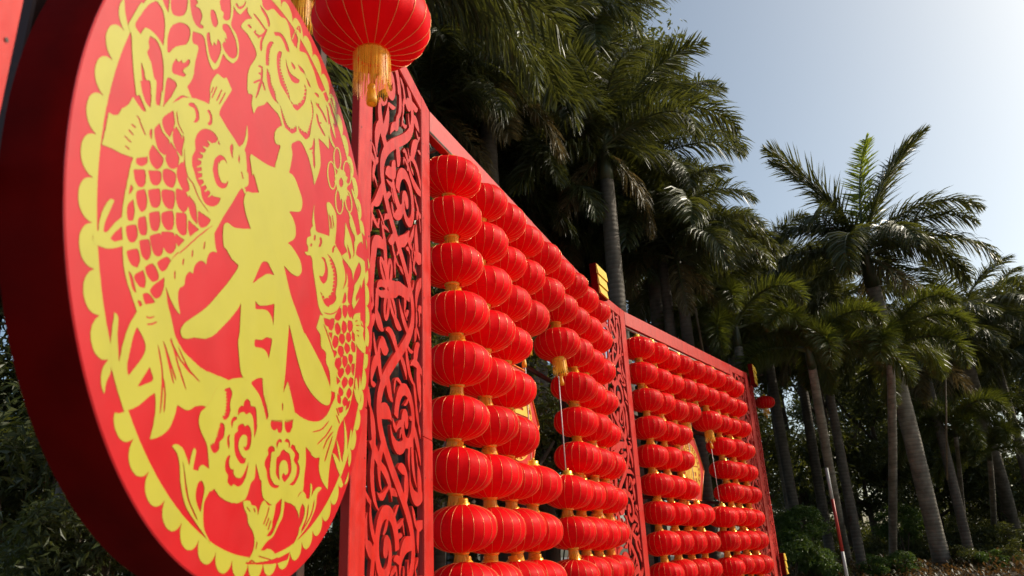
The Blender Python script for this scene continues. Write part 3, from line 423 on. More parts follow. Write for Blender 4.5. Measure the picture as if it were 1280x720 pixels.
w R 322,-1339,279,-1361,261,-1392,218,-1411,210,-1425,208,-1439,216,-1518,225,-1533,241,-1546,294,-1573,276,-1529,268,-1495,266,-1467,272,-1453,295,-1432,325,-1418,354,-1417,385,-1421,402,-1429,412,-1440,429,-1475,430,-1495,425,-1504,414,-1510,380,-1523,353,-1506,332,-1523,323,-1538,324,-1543,334,-1553,377,-1574,425,-1548,458,-1523,481,-1494,487,-1479,487,-1462,482,-1445,451,-1382,440,-1369,423,-1358,360,-1351
w R 91,-1157,128,-1147,177,-1139,222,-1135,249,-1136,259,-1143,266,-1158,271,-1192,267,-1212,262,-1222,254,-1228,218,-1235,209,-1235,199,-1230,181,-1210,139,-1231,96,-1225,85,-1220,75,-1212,69,-1202,67,-1191,71,-1174,83,-1162
w R 308,-1131,342,-1117,400,-1101,487,-1082,506,-1097,515,-1110,521,-1123,513,-1149,502,-1167,438,-1166,428,-1191,419,-1199,389,-1209,360,-1213,348,-1210,326,-1197,309,-1175,303,-1158,302,-1143
w Y 79,-1151,100,-1148,96,-1178
w Y 100,-1148,121,-1146,117,-1176
w Y 121,-1146,142,-1143,137,-1173
w Y 142,-1143,163,-1141,158,-1171
w Y 163,-1141,184,-1138,180,-1168
w Y 184,-1138,206,-1136,201,-1166
w Y 205,-1136,227,-1133,223,-1164
w Y 227,-1133,249,-1130,244,-1161
w Y 305,-1125,327,-1119,348,-1146
w Y 328,-1119,350,-1113,370,-1140
w Y 350,-1113,372,-1107,393,-1134
w Y 373,-1107,395,-1101,416,-1127
w Y 396,-1100,418,-1094,440,-1121
w Y 419,-1094,441,-1088,463,-1115
w Y 442,-1088,465,-1081,487,-1109
w Y 466,-1081,489,-1075,510,-1102
l Y -1145,-1506,-1115,-1491,-1078,-1492,-1044,-1500,-1025,-1510,-1010,-1522,-971,-1563,-944,-1597,-940,-1554,-932,-1521,-918,-1487,-907,-1488,-894,-1493,-887,-1506,-899,-1588,-900,-1603,-898,-1611,-839,-1609,-836,-1589,-818,-1577,-797,-1570,-707,-1590,-694,-1595,-670,-1611,-651,-1632,-638,-1653,-629,-1675,-629,-1690,-632,-1699,-664,-1698,-675,-1702,-728,-1763,-734,-1775,-739,-1794,-739,-1813,-729,-1873,-713,-1918,-699,-1939,-566,-2048,-630,-2003,-885,-1851,-932,-1816,-965,-1779,-999,-1725,-1021,-1678,-1041,-1607,-1061,-1568,-1075,-1549,-1092,-1532
l R -818,-1668,-790,-1661,-768,-1676,-750,-1700,-748,-1713,-749,-1727,-766,-1841,-812,-1802,-831,-1774,-838,-1759,-843,-1732,-840,-1705,-830,-1679
l R -1025,-1561,-956,-1726,-937,-1759,-906,-1793,-865,-1829,-797,-1876,-794,-1875,-893,-1790,-923,-1757,-942,-1724,-975,-1647,-1022,-1560
l R -962,-1687,-956,-1714,-933,-1760,-919,-1780,-894,-1806,-831,-1861,-787,-1890,-783,-1889,-880,-1802,-904,-1777,-918,-1757,-941,-1712,-958,-1687
l Y -247,-1746,-206,-1739,-153,-1736,-144,-1741,-129,-1758,-118,-1764,-58,-1765,-39,-1780,-26,-1802,-15,-1832,-5,-1796,8,-1765,29,-1738,67,-1718,114,-1744,137,-1750,169,-1749,255,-1734,245,-1799,222,-1854,223,-1888,219,-1899,199,-1918,143,-1954,191,-1954,208,-1952,239,-1937,259,-1916,292,-1869,323,-1832,347,-1794,352,-1773,354,-1682,387,-1684,401,-1699,404,-1719,397,-1792,386,-1820,373,-1837,318,-1887,266,-1944,242,-1961,171,-1984,136,-2002,68,-2049,130,-2049,170,-2036,215,-2039,259,-2049,288,-2061,338,-2091,357,-2098,385,-2096,561,-2058,552,-2082,541,-2101,522,-2113,349,-2135,123,-2139,-141,-2131,-83,-2091,-59,-2071,-42,-2049,-35,-2031,-32,-2012,-33,-1993,-37,-1974,-53,-1948,-77,-1924,-143,-1884,-153,-1870,-165,-1840,-174,-1826,-218,-1795,-239,-1766
l R -100,-2118,-66,-2108,-51,-2106,5,-2121
l R -195,-1777,-192,-1783,-144,-1806,-128,-1807,-131,-1801,-179,-1778
l R -89,-1776,-92,-1781,-72,-1806,-58,-1808,-55,-1803,-75,-1778
l R 134,-1803,120,-1813,76,-1874,75,-1885,80,-1885,94,-1877,138,-1815,139,-1804
l R 160,-1829,148,-1836,117,-1884,119,-1892,124,-1893,135,-1886,167,-1838,165,-1829
l R 196,-1845,184,-1854,154,-1908,156,-1918,160,-1918,172,-1910,203,-1855,201,-1846
l R 3,-1990,-4,-1996,-12,-2034,-7,-2041,-2,-2041,6,-2035,14,-1997,8,-1990
l R 23,-2084,49,-2090,218,-2109,248,-2110,249,-2108,222,-2102,52,-2082
l R 147,-1758,137,-1764,121,-1806,125,-1813,130,-1813,139,-1807,156,-1765,152,-1758
l Y 541,-2056,617,-2005,646,-1982,686,-1944,701,-1925,709,-1904,711,-1871,702,-1836,685,-1802,660,-1770,611,-1743,602,-1734,605,-1709,623,-1682,652,-1655,688,-1630,738,-1612,765,-1619,795,-1633,802,-1641,808,-1658,814,-1662,868,-1659,881,-1635,882,-1592,875,-1535,905,-1543,921,-1570,920,-1604,908,-1646,955,-1597,983,-1578,1021,-1562,1066,-1551,1086,-1551,1134,-1558,1066,-1591,1046,-1605,1030,-1631,1026,-1685,1019,-1712,1008,-1731,977,-1768,915,-1830,863,-1871,829,-1892,639,-1997
l R 740,-1702,784,-1724,793,-1738,797,-1753,797,-1769,794,-1784,778,-1814,752,-1847,719,-1885,699,-1837,694,-1817,694,-1778,698,-1758,706,-1738
l R 978,-1662,958,-1695,934,-1752,917,-1776,881,-1811,785,-1882,736,-1923,741,-1924,808,-1886,906,-1814,943,-1779,961,-1753,986,-1695,986,-1662
l R 858,-1700,846,-1732,836,-1787,826,-1811,810,-1832,765,-1876,745,-1903,751,-1904,789,-1880,836,-1834,852,-1813,863,-1787,873,-1732,865,-1700
g Y 1355,-730,1180,-922,1155,-943,1103,-977,1039,-1007,1006,-1019,932,-1037,859,-1050,788,-1057,710,-1060,627,-1058,558,-1051,493,-1040,468,-1085,452,-1122,449,-1154,459,-1179,478,-1203,506,-1225,542,-1242,578,-1251,673,-1259,750,-1272,836,-1298,869,-1319,883,-1324,924,-1330,971,-1330,1043,-1316,1039,-1354,1038,-1386,1044,-1414,1056,-1434,1072,-1455,1117,-1493,1156,-1515,1268,-1562,1272,-1458,1276,-1413,1286,-1350,1305,-1286,1321,-1253,1384,-1150,1438,-1037,1464,-998,1496,-969,1572,-909,1589,-881,1581,-864,1560,-850,1508,-822
g R 1207,-985,1156,-1014,1081,-1062,1043,-1080,999,-1095,829,-1140,830,-1142,898,-1131,1011,-1103,1061,-1087,1104,-1066,1182,-1016,1213,-986
g R 1292,-1012,1243,-1044,1174,-1099,1139,-1123,1001,-1197,952,-1227,957,-1228,1022,-1202,1164,-1127,1201,-1102,1272,-1046,1300,-1012
g R 1327,-1059,1278,-1081,1188,-1140,1162,-1164,1117,-1216,1105,-1245,1112,-1245,1146,-1216,1191,-1165,1216,-1142,1303,-1084,1333,-1060
g R 1312,-1102,1268,-1149,1190,-1264,1158,-1320,1157,-1342,1165,-1341,1188,-1320,1220,-1264,1299,-1148,1320,-1102
g R 1370,-907,1378,-920,1423,-947,1451,-968,1473,-973,1481,-971,1483,-959,1423,-920,1407,-911,1378,-904
g R 1368,-847,1366,-858,1425,-902,1446,-906,1454,-903,1456,-893,1397,-849,1376,-845
g Y 867,-130,854,-152,798,-269,872,-290,895,-301,911,-326,921,-384,943,-406,964,-410,1020,-412,1040,-417,1057,-435,1061,-483,1070,-505,1085,-516,1126,-536,1142,-547,1166,-580,1183,-615,1193,-652,1197,-690,1185,-722,1186,-727,1293,-718,1318,-713,1334,-700,1352,-678,1366,-652,1374,-629,1374,-583,1360,-540,1338,-499,1288,-418,1258,-379,1188,-306,1154,-278,1039,-200,994,-155,968,-135,930,-123
g Y 928,-111,1065,-82,1117,-66,1183,-32,1246,9,1299,52,1338,93,1353,132,1336,203,1353,242,1392,273,1525,355,1564,243,1631,118,1661,85,1702,72,1713,76,1751,57,1777,11,1824,-130,1839,-193,1844,-269,1843,-313,1827,-455,1807,-564,1786,-639,1744,-730,1712,-786,1674,-832,1634,-868,1608,-884,1522,-917,1407,-852,1364,-836,1339,-809,1327,-778,1321,-746,1318,-713,1320,-685,1334,-628,1335,-600,1326,-566,1311,-533,1218,-362,1192,-329,1159,-300,1122,-274,1042,-223,950,-178,929,-159,925,-147,924,-131
g R 1387,251,1456,274,1471,265,1483,244,1487,216,1477,188,1460,174,1404,139,1363,153,1353,161,1350,182,1356,207,1369,232
g R 1525,347,1573,344,1588,340,1609,322,1619,299,1621,273,1614,246,1604,230,1568,190,1531,217,1521,230,1515,262,1517,300
g R 1403,131,1453,146,1511,158,1528,148,1535,123,1534,93,1524,63,1514,50,1479,17,1424,32,1408,41,1397,64,1395,93,1398,118
g R 1547,177,1596,194,1647,209,1662,201,1674,182,1681,157,1679,131,1668,113,1625,64,1592,73,1567,82,1551,92,1540,112,1536,138,1538,162
g R 1214,-64,1210,-52,1219,-31,1237,-6,1257,18,1283,39,1362,92,1377,59,1383,29,1375,-1,1362,-16,1322,-48,1306,-56,1257,-64
g R 942,-134,1066,-111,1095,-108,1097,-121,1071,-181,1002,-188,976,-177,958,-159
g R 1119,-86,1206,-60,1211,-69,1212,-90,1209,-117,1200,-142,1190,-157,1154,-195,1097,-198,1082,-196,1071,-174,1078,-142,1096,-109
g R 1291,-72,1330,-81,1356,-91,1372,-103,1379,-116,1380,-130,1375,-146,1362,-161,1323,-182,1291,-194,1261,-182,1242,-170,1229,-158,1225,-146,1224,-131,1228,-116,1239,-101
g R 1425,-13,1485,-8,1504,-10,1527,-22,1540,-41,1543,-62,1535,-85,1520,-101,1463,-140,1413,-121,1400,-110,1398,-84,1407,-52
g R 1568,30,1614,42,1669,52,1691,44,1705,25,1708,0,1700,-25,1684,-41,1625,-82,1573,-62,1559,-51,1553,-30,1555,-5,1561,18
g R 1073,-231,1175,-202,1177,-214,1169,-277,1111,-253
g R 1223,-211,1294,-204,1315,-206,1334,-218,1341,-238,1338,-261,1327,-283,1312,-298,1260,-334,1199,-318,1183,-308,1183,-283,1197,-251
g R 1372,-158,1416,-146,1467,-138,1487,-145,1501,-160,1506,-179,1503,-198,1491,-212,1443,-248,1365,-236,1344,-227,1341,-211,1348,-189,1361,-170
g R 1548,-96,1584,-87,1628,-80,1652,-88,1668,-102,1674,-121,1669,-140,1655,-153,1602,-186,1541,-169,1525,-158,1523,-143,1530,-123
g R 1694,-34,1755,-46,1774,-54,1784,-72,1786,-95,1783,-124,1725,-131,1708,-130,1687,-110,1684,-77
g R 1354,-277,1396,-266,1447,-259,1471,-266,1487,-280,1495,-297,1495,-315,1482,-333,1426,-380,1413,-376,1353,-356,1333,-343,1331,-326,1336,-306,1345,-287
g R 1525,-199,1602,-197,1626,-200,1643,-209,1654,-220,1658,-234,1654,-249,1638,-264,1580,-303,1512,-281,1495,-269,1496,-251,1507,-228
g R 1689,-142,1764,-141,1787,-144,1807,-162,1815,-187,1813,-211,1806,-225,1745,-241,1721,-237,1701,-228,1686,-215,1677,-202,1675,-186
g R 1209,-353,1279,-343,1299,-343,1306,-348,1309,-356,1304,-375,1293,-388,1255,-420
g R 1303,-409,1360,-388,1411,-375,1423,-381,1436,-393,1447,-410,1449,-427,1435,-450,1374,-511,1297,-492,1277,-481,1271,-465,1274,-445,1285,-425
g R 1471,-341,1515,-331,1568,-324,1590,-333,1604,-349,1610,-370,1605,-391,1589,-407,1526,-450,1476,-424,1462,-411,1458,-393,1460,-371,1465,-351
g R 1631,-282,1710,-271,1733,-271,1748,-280,1752,-295,1750,-314,1742,-332,1729,-346,1686,-380,1632,-350,1618,-334,1618,-320
g R 1456,-459,1502,-457,1514,-459,1524,-466,1527,-476,1525,-487,1520,-498,1501,-519,1434,-571,1391,-557,1363,-544,1352,-530,1367,-512,1397,-490
g R 1629,-380,1677,-387,1692,-392,1703,-403,1708,-417,1707,-431,1699,-446,1683,-461,1625,-497,1589,-485,1564,-473,1552,-459,1563,-438,1589,-412
g R 1719,-358,1813,-336,1816,-357,1797,-466,1746,-449,1731,-439,1718,-419,1712,-394,1712,-372
g R 1327,-563,1419,-582,1436,-591,1423,-602,1357,-641
g R 1536,-522,1597,-522,1616,-525,1630,-534,1637,-547,1637,-561,1631,-576,1610,-595,1534,-643,1502,-627,1480,-612,1470,-597,1480,-576,1502,-552
g R 1701,-492,1740,-488,1783,-488,1796,-500,1796,-518,1788,-539,1772,-560,1715,-592,1682,-579,1659,-566,1648,-552,1655,-536,1671,-517
g R 1426,-639,1501,-650,1524,-658,1533,-666,1538,-676,1537,-686,1530,-697,1514,-707,1458,-730,1430,-719,1409,-708,1397,-697,1399,-681
g R 1678,-599,1734,-606,1750,-612,1758,-623,1759,-637,1752,-653,1741,-668,1725,-680,1673,-708,1620,-686,1609,-674,1619,-654,1642,-629
g R 1383,-708,1461,-733,1483,-747,1485,-760,1471,-795,1403,-794,1383,-775,1378,-746
g R 1581,-701,1645,-711,1662,-718,1667,-727,1665,-738,1649,-761,1631,-773,1576,-801,1543,-787,1521,-774,1512,-760,1523,-744
g R 1678,-727,1736,-709,1724,-740,1709,-767,1687,-792,1613,-831,1625,-791,1645,-756
g R 1400,-840,1546,-801,1547,-807,1549,-822,1546,-840,1534,-855,1494,-871,1462,-881,1427,-861
g R 953,-189,984,-219,1087,-286,1183,-360,1231,-387,1238,-384,1211,-350,1114,-275,1010,-207,959,-186
g Y 569,566,547,541,533,513,536,501,555,482,554,473,487,432,477,418,473,404,476,379,484,370,509,356,516,347,517,337,512,314,508,308,440,286,519,292,583,301,612,287,626,262,633,232,644,204,746,47,786,-25,810,-60,845,-89,880,-105,902,-110,928,-111,969,-106,1018,-96,1117,-66,1203,-25,1277,22,1308,48,1332,75,1370,129,1387,160,1410,221,1426,253,1491,336,1505,361,1510,383,1509,403,1503,422,1494,439,1474,463,1387,522,1327,571,1303,585,1254,600,1144,622,1113,643,1118,659,1095,663,1060,661,980,647,898,627,693,567,662,562,651,566,638,582,627,585,596,577
g Y 589,814,568,724,564,688,561,623,566,594,583,572,599,566,652,562,600,654,584,698,582,730
g Y 861,932,908,960,952,966,1002,960,1050,947,1088,930,1106,912,1117,889,1123,864,1127,838,1129,786,1118,659,1014,632,983,629,966,641,963,663,965,689,963,712,912,822,870,878,856,906
g R 957,843,957,826,1008,747,1025,739,1031,742,1031,759,980,837,963,846
g R 1004,877,1002,860,1047,778,1063,769,1069,772,1070,789,1026,872,1010,880
g R 922,853,922,833,976,736,993,725,998,728,998,748,944,845,927,856
g R 802,375,862,401,883,401,902,395,918,385,950,360,966,344,977,325,983,305,985,283,983,259,975,234,958,208,945,195,900,162,871,161,836,164,816,172,783,200,843,211,860,216,870,224,901,262,908,280,911,297,910,313,901,340,882,361,867,369,851,373
g R 934,466,1036,467,1068,461,1122,443,1166,416,1183,400,1209,362,1217,339,1222,315,1223,263,1219,242,1203,197,1201,177,1206,166,1224,146,1225,134,1215,116,1175,77,1150,58,1071,20,1064,13,1057,-3,998,-10,976,-10,949,-6,927,2,890,23,872,36,835,72,967,48,1019,83,1058,112,1086,138,1106,168,1115,197,1122,279,1121,304,1116,329,1105,350,1090,364,1029,399,1000,437,987,448
g Y 893,67,912,63,845,22
g Y 946,57,967,54,900,13
g Y 991,69,1013,85,1073,78
g Y 1049,112,1067,128,1139,130
g Y 1088,153,1095,168,1182,186
g Y 1103,191,1105,205,1196,230
g Y 1107,228,1108,241,1199,268
g Y 1109,263,1110,277,1201,305
g Y 1109,298,1107,311,1199,342
g Y 1102,331,1096,341,1187,378
g Y 1082,357,1069,365,1155,407
g Y 1046,377,1033,384,1117,427
g Y 1013,398,1004,408,1092,447
g Y 990,424,983,434,1070,473
g R 633,519,618,506,618,463,633,462,643,465,657,478,657,521,642,522
g R 747,543,741,526,757,511,759,504,755,492,736,461,738,445,749,447,780,471,803,506,808,522,804,533,787,551,758,550
g R 574,414,559,406,547,378,569,380,584,389,596,417
g R 1120,618,1092,605,1060,571,1054,557,1052,530,1070,522,1081,526,1096,547,1098,571,1102,582,1128,607,1128,619
g R 923,-92,1021,-79,1071,-67,1117,-54,1191,-22,1258,15,1287,34,1309,52,1327,72,1347,111,1339,109,1264,34,1177,-16,1113,-44,1073,-55,925,-89
g R 1322,551,1355,520,1390,495,1418,457,1427,436,1432,414,1431,390,1423,367,1380,278,1389,280,1445,346,1461,377,1470,402,1471,428,1466,451,1456,473,1443,493,1427,512,1412,525,1391,539,1364,547,1331,556
g Y 1702,72,1705,90,1713,109,1728,130,1752,149,1789,167,1909,211,1914,172,1923,140,1942,116,1963,110,2030,100,1959,150,1946,123,1940,103,1946,90,1963,87,2015,89,2032,86,2039,72,2021,31,2020,13,2037,-11,2063,-33,2097,-52,2139,-67,2166,-71,2233,-74,2252,-80,2254,-92,2246,-109,2232,-126,2214,-139,2165,-154,2107,-166,2022,-169,1946,-164,1881,-152,1831,-135,1794,-107,1777,-71,1767,-32,1751,5,1707,54
g R 1763,76,1775,76,1834,99,1840,106,1838,108,1825,107,1766,84,1760,78
g R 1786,42,1800,41,1891,65,1906,74,1906,76,1891,77,1801,52,1786,44
g R 1810,1,1815,-3,1877,4,1895,14,1890,18,1828,11
g R 1835,-40,1836,-45,1889,-46,1911,-37,1910,-32,1856,-31
l Y 1575,-908,1621,-952,1658,-998,1688,-1055,1703,-1105,1705,-1126,1703,-1168,1693,-1213,1659,-1317,1616,-1297,1605,-1287,1598,-1259,1608,-1228,1622,-1197,1630,-1166,1629,-1124,1624,-1082,1606,-1000
l Y 1404,-1107,1489,-1172,1516,-1206,1535,-1243,1562,-1276,1613,-1298,1646,-1300,1731,-1294,1758,-1295,1777,-1309,1784,-1334,1782,-1362,1772,-1426,1763,-1445,1745,-1462,1724,-1473,1659,-1495,1600,-1451,1448,-1350,1325,-1244,1399,-1252,1444,-1266,1537,-1304,1467,-1209
l Y 1786,-961,1808,-984,1813,-994,1813,-1025,1778,-1122,1754,-1216,1751,-1247,1758,-1300,1649,-1300,1643,-1274,1667,-1226,1704,-1169,1732,-1116
l Y 1969,-410,2011,-485,2025,-518,2045,-581,2049,-614,2042,-648,2030,-666,1988,-710,1909,-679,1882,-665,1855,-640,1832,-611,1810,-576,1850,-580,1884,-594,1946,-633,1965,-531
l Y 1856,-475,1882,-456,1948,-560,1978,-633,1931,-625,1916,-619,1877,-590,1852,-554,1844,-515
l Y 1355,960,1533,860,1556,841,1584,806,1609,765,1634,716,1630,743,1535,565,1337,577,1303,585,1325,603,1441,681,1528,618,1446,685,1406,709,1366,720,1355,743,1355,771,1362,830
l R 1428,773,1492,730,1537,705,1554,691,1560,672,1554,661,1526,631,1475,680,1457,702,1446,722
l Y 1635,860,1653,897,1686,939,1726,975,1841,1064,1908,1060,1961,1053,2000,1041,2027,1008,2035,966,2038,921,2052,880,2077,859,2111,842,2139,822,2145,795,2126,769,2023,675,1994,636,1971,598,1932,525,1911,478,1877,387,1850,340,1812,294,1707,183,1665,208,1654,221,1653,271,1694,390,1692,441,1648,475,1580,500,1519,525,1496,564,1519,601,1618,694,1652,737,1657,770,1635,827
l R 1756,895,1780,915,1854,965,1906,942,1946,919,1973,894,1980,866,1979,832,1973,790,1877,782,1740,759,1710,760,1700,769,1700,784,1705,801,1725,855,1738,874
l R 1800,716,1853,700,1868,691,1876,672,1877,650,1870,626,1858,600,1819,551,1764,493,1694,427,1676,447,1663,466,1658,485,1662,511,1674,540,1711,603,1734,635
l R 1879,507,1898,475,1907,445,1904,415,1876,377,1832,333,1775,281,1752,307,1749,321,1759,342,1819,415
l R 1503,567,1574,555,1597,546,1624,517,1641,478,1647,443,1642,423,1604,410,1584,416,1570,432,1533,500
l Y 1412,1106,1422,1100,1458,1065,1517,1036,1591,983,1630,942,1653,898,1691,864,1697,856,1714,863,1721,928,1696,975,1655,1017,1631,1036,1578,1071,1518,1101,1426,1115
l Y 1461,1043,1473,1000,1506,974,1547,952,1597,939,1643,938,1761,951,1847,975,1857,984,1799,985,1687,973,1648,972,1602,984,1563,1006,1531,1031,1475,1051
l Y 1475,1379,1487,1351,1566,1309,1665,1249,1724,1237,1738,1245,1720,1281,1619,1342,1566,1370,1539,1383,1488,1387
w Y 1048,1310,1057,1279,1059,1262,1055,1214,1041,1180,1011,1142,999,1132,972,1120,944,1111,926,1110,911,1113,888,1122,873,1130,852,1149,828,1188,820,1219,818,1249,823,1284,832,1311,840,1326,862,1351,889,1372,915,1383,946,1386,976,1383,1001,1369,1024,1350,1034,1338
w R 1018,1293,1029,1251,1029,1209,1020,1180,999,1147,991,1141,972,1133,950,1127,935,1127,924,1130,895,1148,877,1168,863,1190,852,1217,846,1245,845,1274,849,1300,857,1324,866,1338,901,1366,922,1369,945,1368,970,1357,988,1341,1006,1319
w Y 1462,1550,1468,1520,1467,1503,1456,1454,1437,1419,1401,1380,1386,1369,1355,1354,1325,1344,1306,1342,1291,1344,1267,1351,1253,1358,1232,1377,1218,1400,1209,1429,1208,1460,1213,1492,1225,1524,1243,1554,1258,1570,1285,1592,1314,1610,1331,1616,1363,1621,1394,1619,1420,1607,1442,1589,1450,1577
w R 1428,1532,1434,1490,1428,1448,1415,1419,1388,1386,1379,1378,1357,1368,1333,1361,1318,1361,1307,1363,1289,1372,1269,1388,1255,1407,1244,1432,1239,1472,1241,1500,1249,1527,1261,1552,1272,1566,1314,1596,1338,1601,1361,1601,1385,1592,1402,1578,1418,1556
w Y 1274,1145,1280,1115,1280,1098,1272,1051,1256,1019,1224,983,1212,974,1185,963,1158,956,1140,956,1127,959,1105,968,1092,977,1073,997,1054,1035,1049,1065,1049,1095,1057,1129,1068,1155,1077,1169,1100,1193,1128,1212,1153,1222,1183,1223,1211,1219,1235,1205,1254,1185,1263,1173
w R 1242,1129,1249,1087,1246,1047,1235,1020,1212,990,1205,983,1187,977,1165,972,1152,972,1141,976,1115,995,1100,1014,1089,1037,1081,1064,1077,1091,1079,1118,1085,1144,1094,1167,1103,1179,1139,1205,1159,1207,1180,1204,1202,1193,1217,1177,1232,1154
w Y 1509,1262,1522,1238,1526,1225,1529,1199,1525,1173,1504,1137,1483,1118,1473,1112,1443,1101,1413,1096,1373,1103,1358,1108,1334,1122,1313,1141,1298,1163,1287,1200,1288,1227,1293,1250,1309,1275,1330,1292,1353,1307,1397,1315,1427,1314,1442,1311,1479,1292
w R 1476,1244,1488,1223,1495,1199,1498,1179,1494,1156,1484,1139,1473,1125,1436,1113,1422,1112,1402,1118,1381,1128,1361,1142,1345,1159,1331,1179,1321,1200,1316,1222,1317,1252,1320,1261,1327,1272,1342,1285,1356,1295,1364,1297,1397,1297,1421,1290,1451,1271
w Y 1155,1545,1160,1503,1152,1460,1137,1429,1108,1395,1096,1385,1071,1373,1046,1365,1031,1363,1018,1365,998,1372,986,1379,969,1395,951,1429,947,1456,947,1483,955,1514,966,1539,974,1553,996,1576,1021,1595,1045,1606,1072,1610,1098,1607,1119,1596,1137,1580,1145,1569
w R 1124,1527,1130,1490,1126,1454,1116,1429,1096,1401,1082,1391,1054,1381,1032,1384,1009,1399,995,1415,985,1435,978,1458,976,1482,977,1506,982,1530,991,1551,999,1562,1031,1588,1050,1591,1068,1590,1088,1581,1102,1568,1115,1549
w Y 1123,1431,1179,1432,1252,1456,1271,1459,1283,1455,1292,1437,1303,1432,1352,1443,1351,1431,1324,1389,1322,1376,1381,1384,1380,1373,1355,1338,1349,1324,1360,1303,1383,1286,1417,1269,1360,1249,1349,1193,1299,1184,1280,1131,1221,1146,1189,1109,1165,1152,1151,1168,1136,1175,1085,1191,1065,1214,1055,1218,1016,1214,1009,1216,1014,1226,1042,1259,1047,1271,1039,1274,1000,1274,1064,1329,1071,1342,1071,1364,1075,1377
w R 1173,1350,1210,1349,1222,1346,1233,1338,1239,1326,1241,1312,1237,1296,1198,1251,1158,1248,1146,1250,1135,1258,1129,1270,1127,1284,1131,1300
w Y -922,1457,-919,1472,-907,1498,-870,1556,-847,1581,-780,1640,-837,1635,-855,1639,-860,1648,-863,1679,-949,1539,-983,1527,-1007,1523,-1025,1522,-1040,1529,-1050,1540,-1070,1584,-1078,1617,-1076,1628,-1035,1672,-951,1750,-851,1834,-764,1895,-737,1905,-713,1906,-692,1903,-673,1897,-665,1889,-654,1866,-643,1860,-608,1865,-587,1874,-566,1886,-496,1962,-456,1983,-374,1999,-329,2014,-269,2049,-243,2053,-221,2051,-187,2035,-169,2016,-146,1965,-125,1950,-89,1945,-45,1948,7,1958,63,1976,146,2024,171,2036,200,2040,223,2036,265,2021,316,2009,363,1993,399,1972,463,1923,506,1908,605,1917,628,1912,647,1903,679,1880,694,1861,765,1724,776,1698,796,1630,830,1462,695,1454,568,1428,602,1367,645,1269,655,1231,655,1188,634,1121,599,1042,551,950,510,1020,489,1047,456,1079,421,1109,381,1135,335,1157,276,1178,241,1184,200,1182,187,1179,174,1173,135,1148,95,1118,62,1088,41,1065,37,1043,61,1005,69,983,66,934,56,878,44,830,34,807,-89,757,-170,727,-214,716,-216,730,-155,926,-157,940,-209,917,-226,912,-243,914,-255,922,-264,933,-268,946,-270,963,-268,983,-261,1005,-247,1028,-228,1048,-162,1104,-163,1122,-181,1141,-207,1156,-236,1166,-254,1168,-321,1161,-439,1156,-475,1104,-572,1024,-590,997,-619,933,-652,971,-662,989,-664,1009,-660,1055,-666,1065,-724,1037,-742,1052,-750,1084,-753,1129,-758,1104,-757,1184,-750,1221,-733,1263,-682,1356,-666,1397,-665,1406,-669,1422,-686,1439,-704,1446,-786,1466,-832,1470,-910,1455
w R -1033,1561,-1011,1557,-991,1559,-974,1564,-949,1587,-924,1617,-898,1664,-893,1687,-900,1707,-916,1659,-928,1637,-954,1606,-978,1584,-986,1584,-1010,1592
w R -696,1835,-622,1849,-595,1850,-564,1845,-536,1836,-515,1820,-508,1795,-525,1760,-566,1796,-586,1807,-657,1812,-670,1817
w R -839,1542,-839,1533,-797,1539,-778,1558,-777,1568,-819,1561
w R -747,1548,-702,1550,-677,1559,-653,1572,-629,1594,-582,1649,-546,1704,-541,1723,-555,1727,-563,1721,-588,1671,-625,1621,-654,1591,-743,1555
w R -777,1689,-758,1682,-691,1688,-601,1690,-557,1700,-552,1706,-580,1716,-671,1714,-739,1707,-772,1695
w R -560,1706,-593,1657,-623,1586,-632,1555,-634,1533,-628,1492,-609,1480,-600,1487,-592,1518,-598,1558,-596,1577,-588,1604,-559,1674,-551,1710
w R -718,1588,-729,1578,-740,1548,-726,1551,-715,1561,-704,1592
w R -660,1555,-649,1565,-643,1595,-652,1594,-669,1579,-676,1549
w R -438,1787,-358,1848,-327,1866,-289,1878,-254,1880,-197,1869,-175,1859,-135,1824,-171,1798,-196,1795,-216,1804,-234,1817,-255,1825,-296,1831,-318,1830,-345,1821,-400,1779,-413,1777
w R -477,1672,-445,1691,-417,1703,-448,1636,-458,1610,-464,1588,-467,1530,-455,1474,-457,1462,-503,1430,-512,1436,-519,1453,-527,1498,-530,1546,-527,1572,-519,1602,-500,1640
w Y -421,1687,-429,1671,-466,1656
w Y -436,1657,-443,1642,-480,1626
w Y -449,1629,-454,1615,-492,1596
w Y -459,1603,-461,1590,-501,1567
w Y -463,1580,-463,1569,-503,1543
w Y -463,1559,-463,1548,-503,1522
w Y -462,1539,-461,1528,-502,1502
w Y -461,1519,-459,1509,-499,1482
w Y -458,1501,-456,1491,-496,1463
w Y -455,1482,-453,1473,-493,1445
w R -489,1418,-444,1408,-428,1400,-419,1389,-408,1360,-399,1348,-382,1339,-339,1326,-321,1317,-312,1304,-302,1274,-291,1264,-276,1261,-229,1262,-311,1239,-341,1238,-368,1241,-411,1257,-437,1276,-459,1301,-475,1329,-487,1360,-489,1376
w Y -452,1422,-441,1419,-481,1381
w Y -428,1416,-419,1411,-461,1374
w Y -410,1402,-406,1394,-451,1361
w Y -402,1383,-398,1374,-444,1342
w Y -394,1363,-387,1357,-432,1322
w Y -379,1350,-369,1346,-412,1309
w Y -358,1341,-347,1337,-389,1300
w Y -335,1333,-325,1329,-368,1291
w Y -314,1323,-305,1318,-349,1281
w Y -295,1311,-287,1305,-332,1269
w Y -277,1298,-269,1292,-315,1257
w Y -260,1285,-252,1279,-298,1243
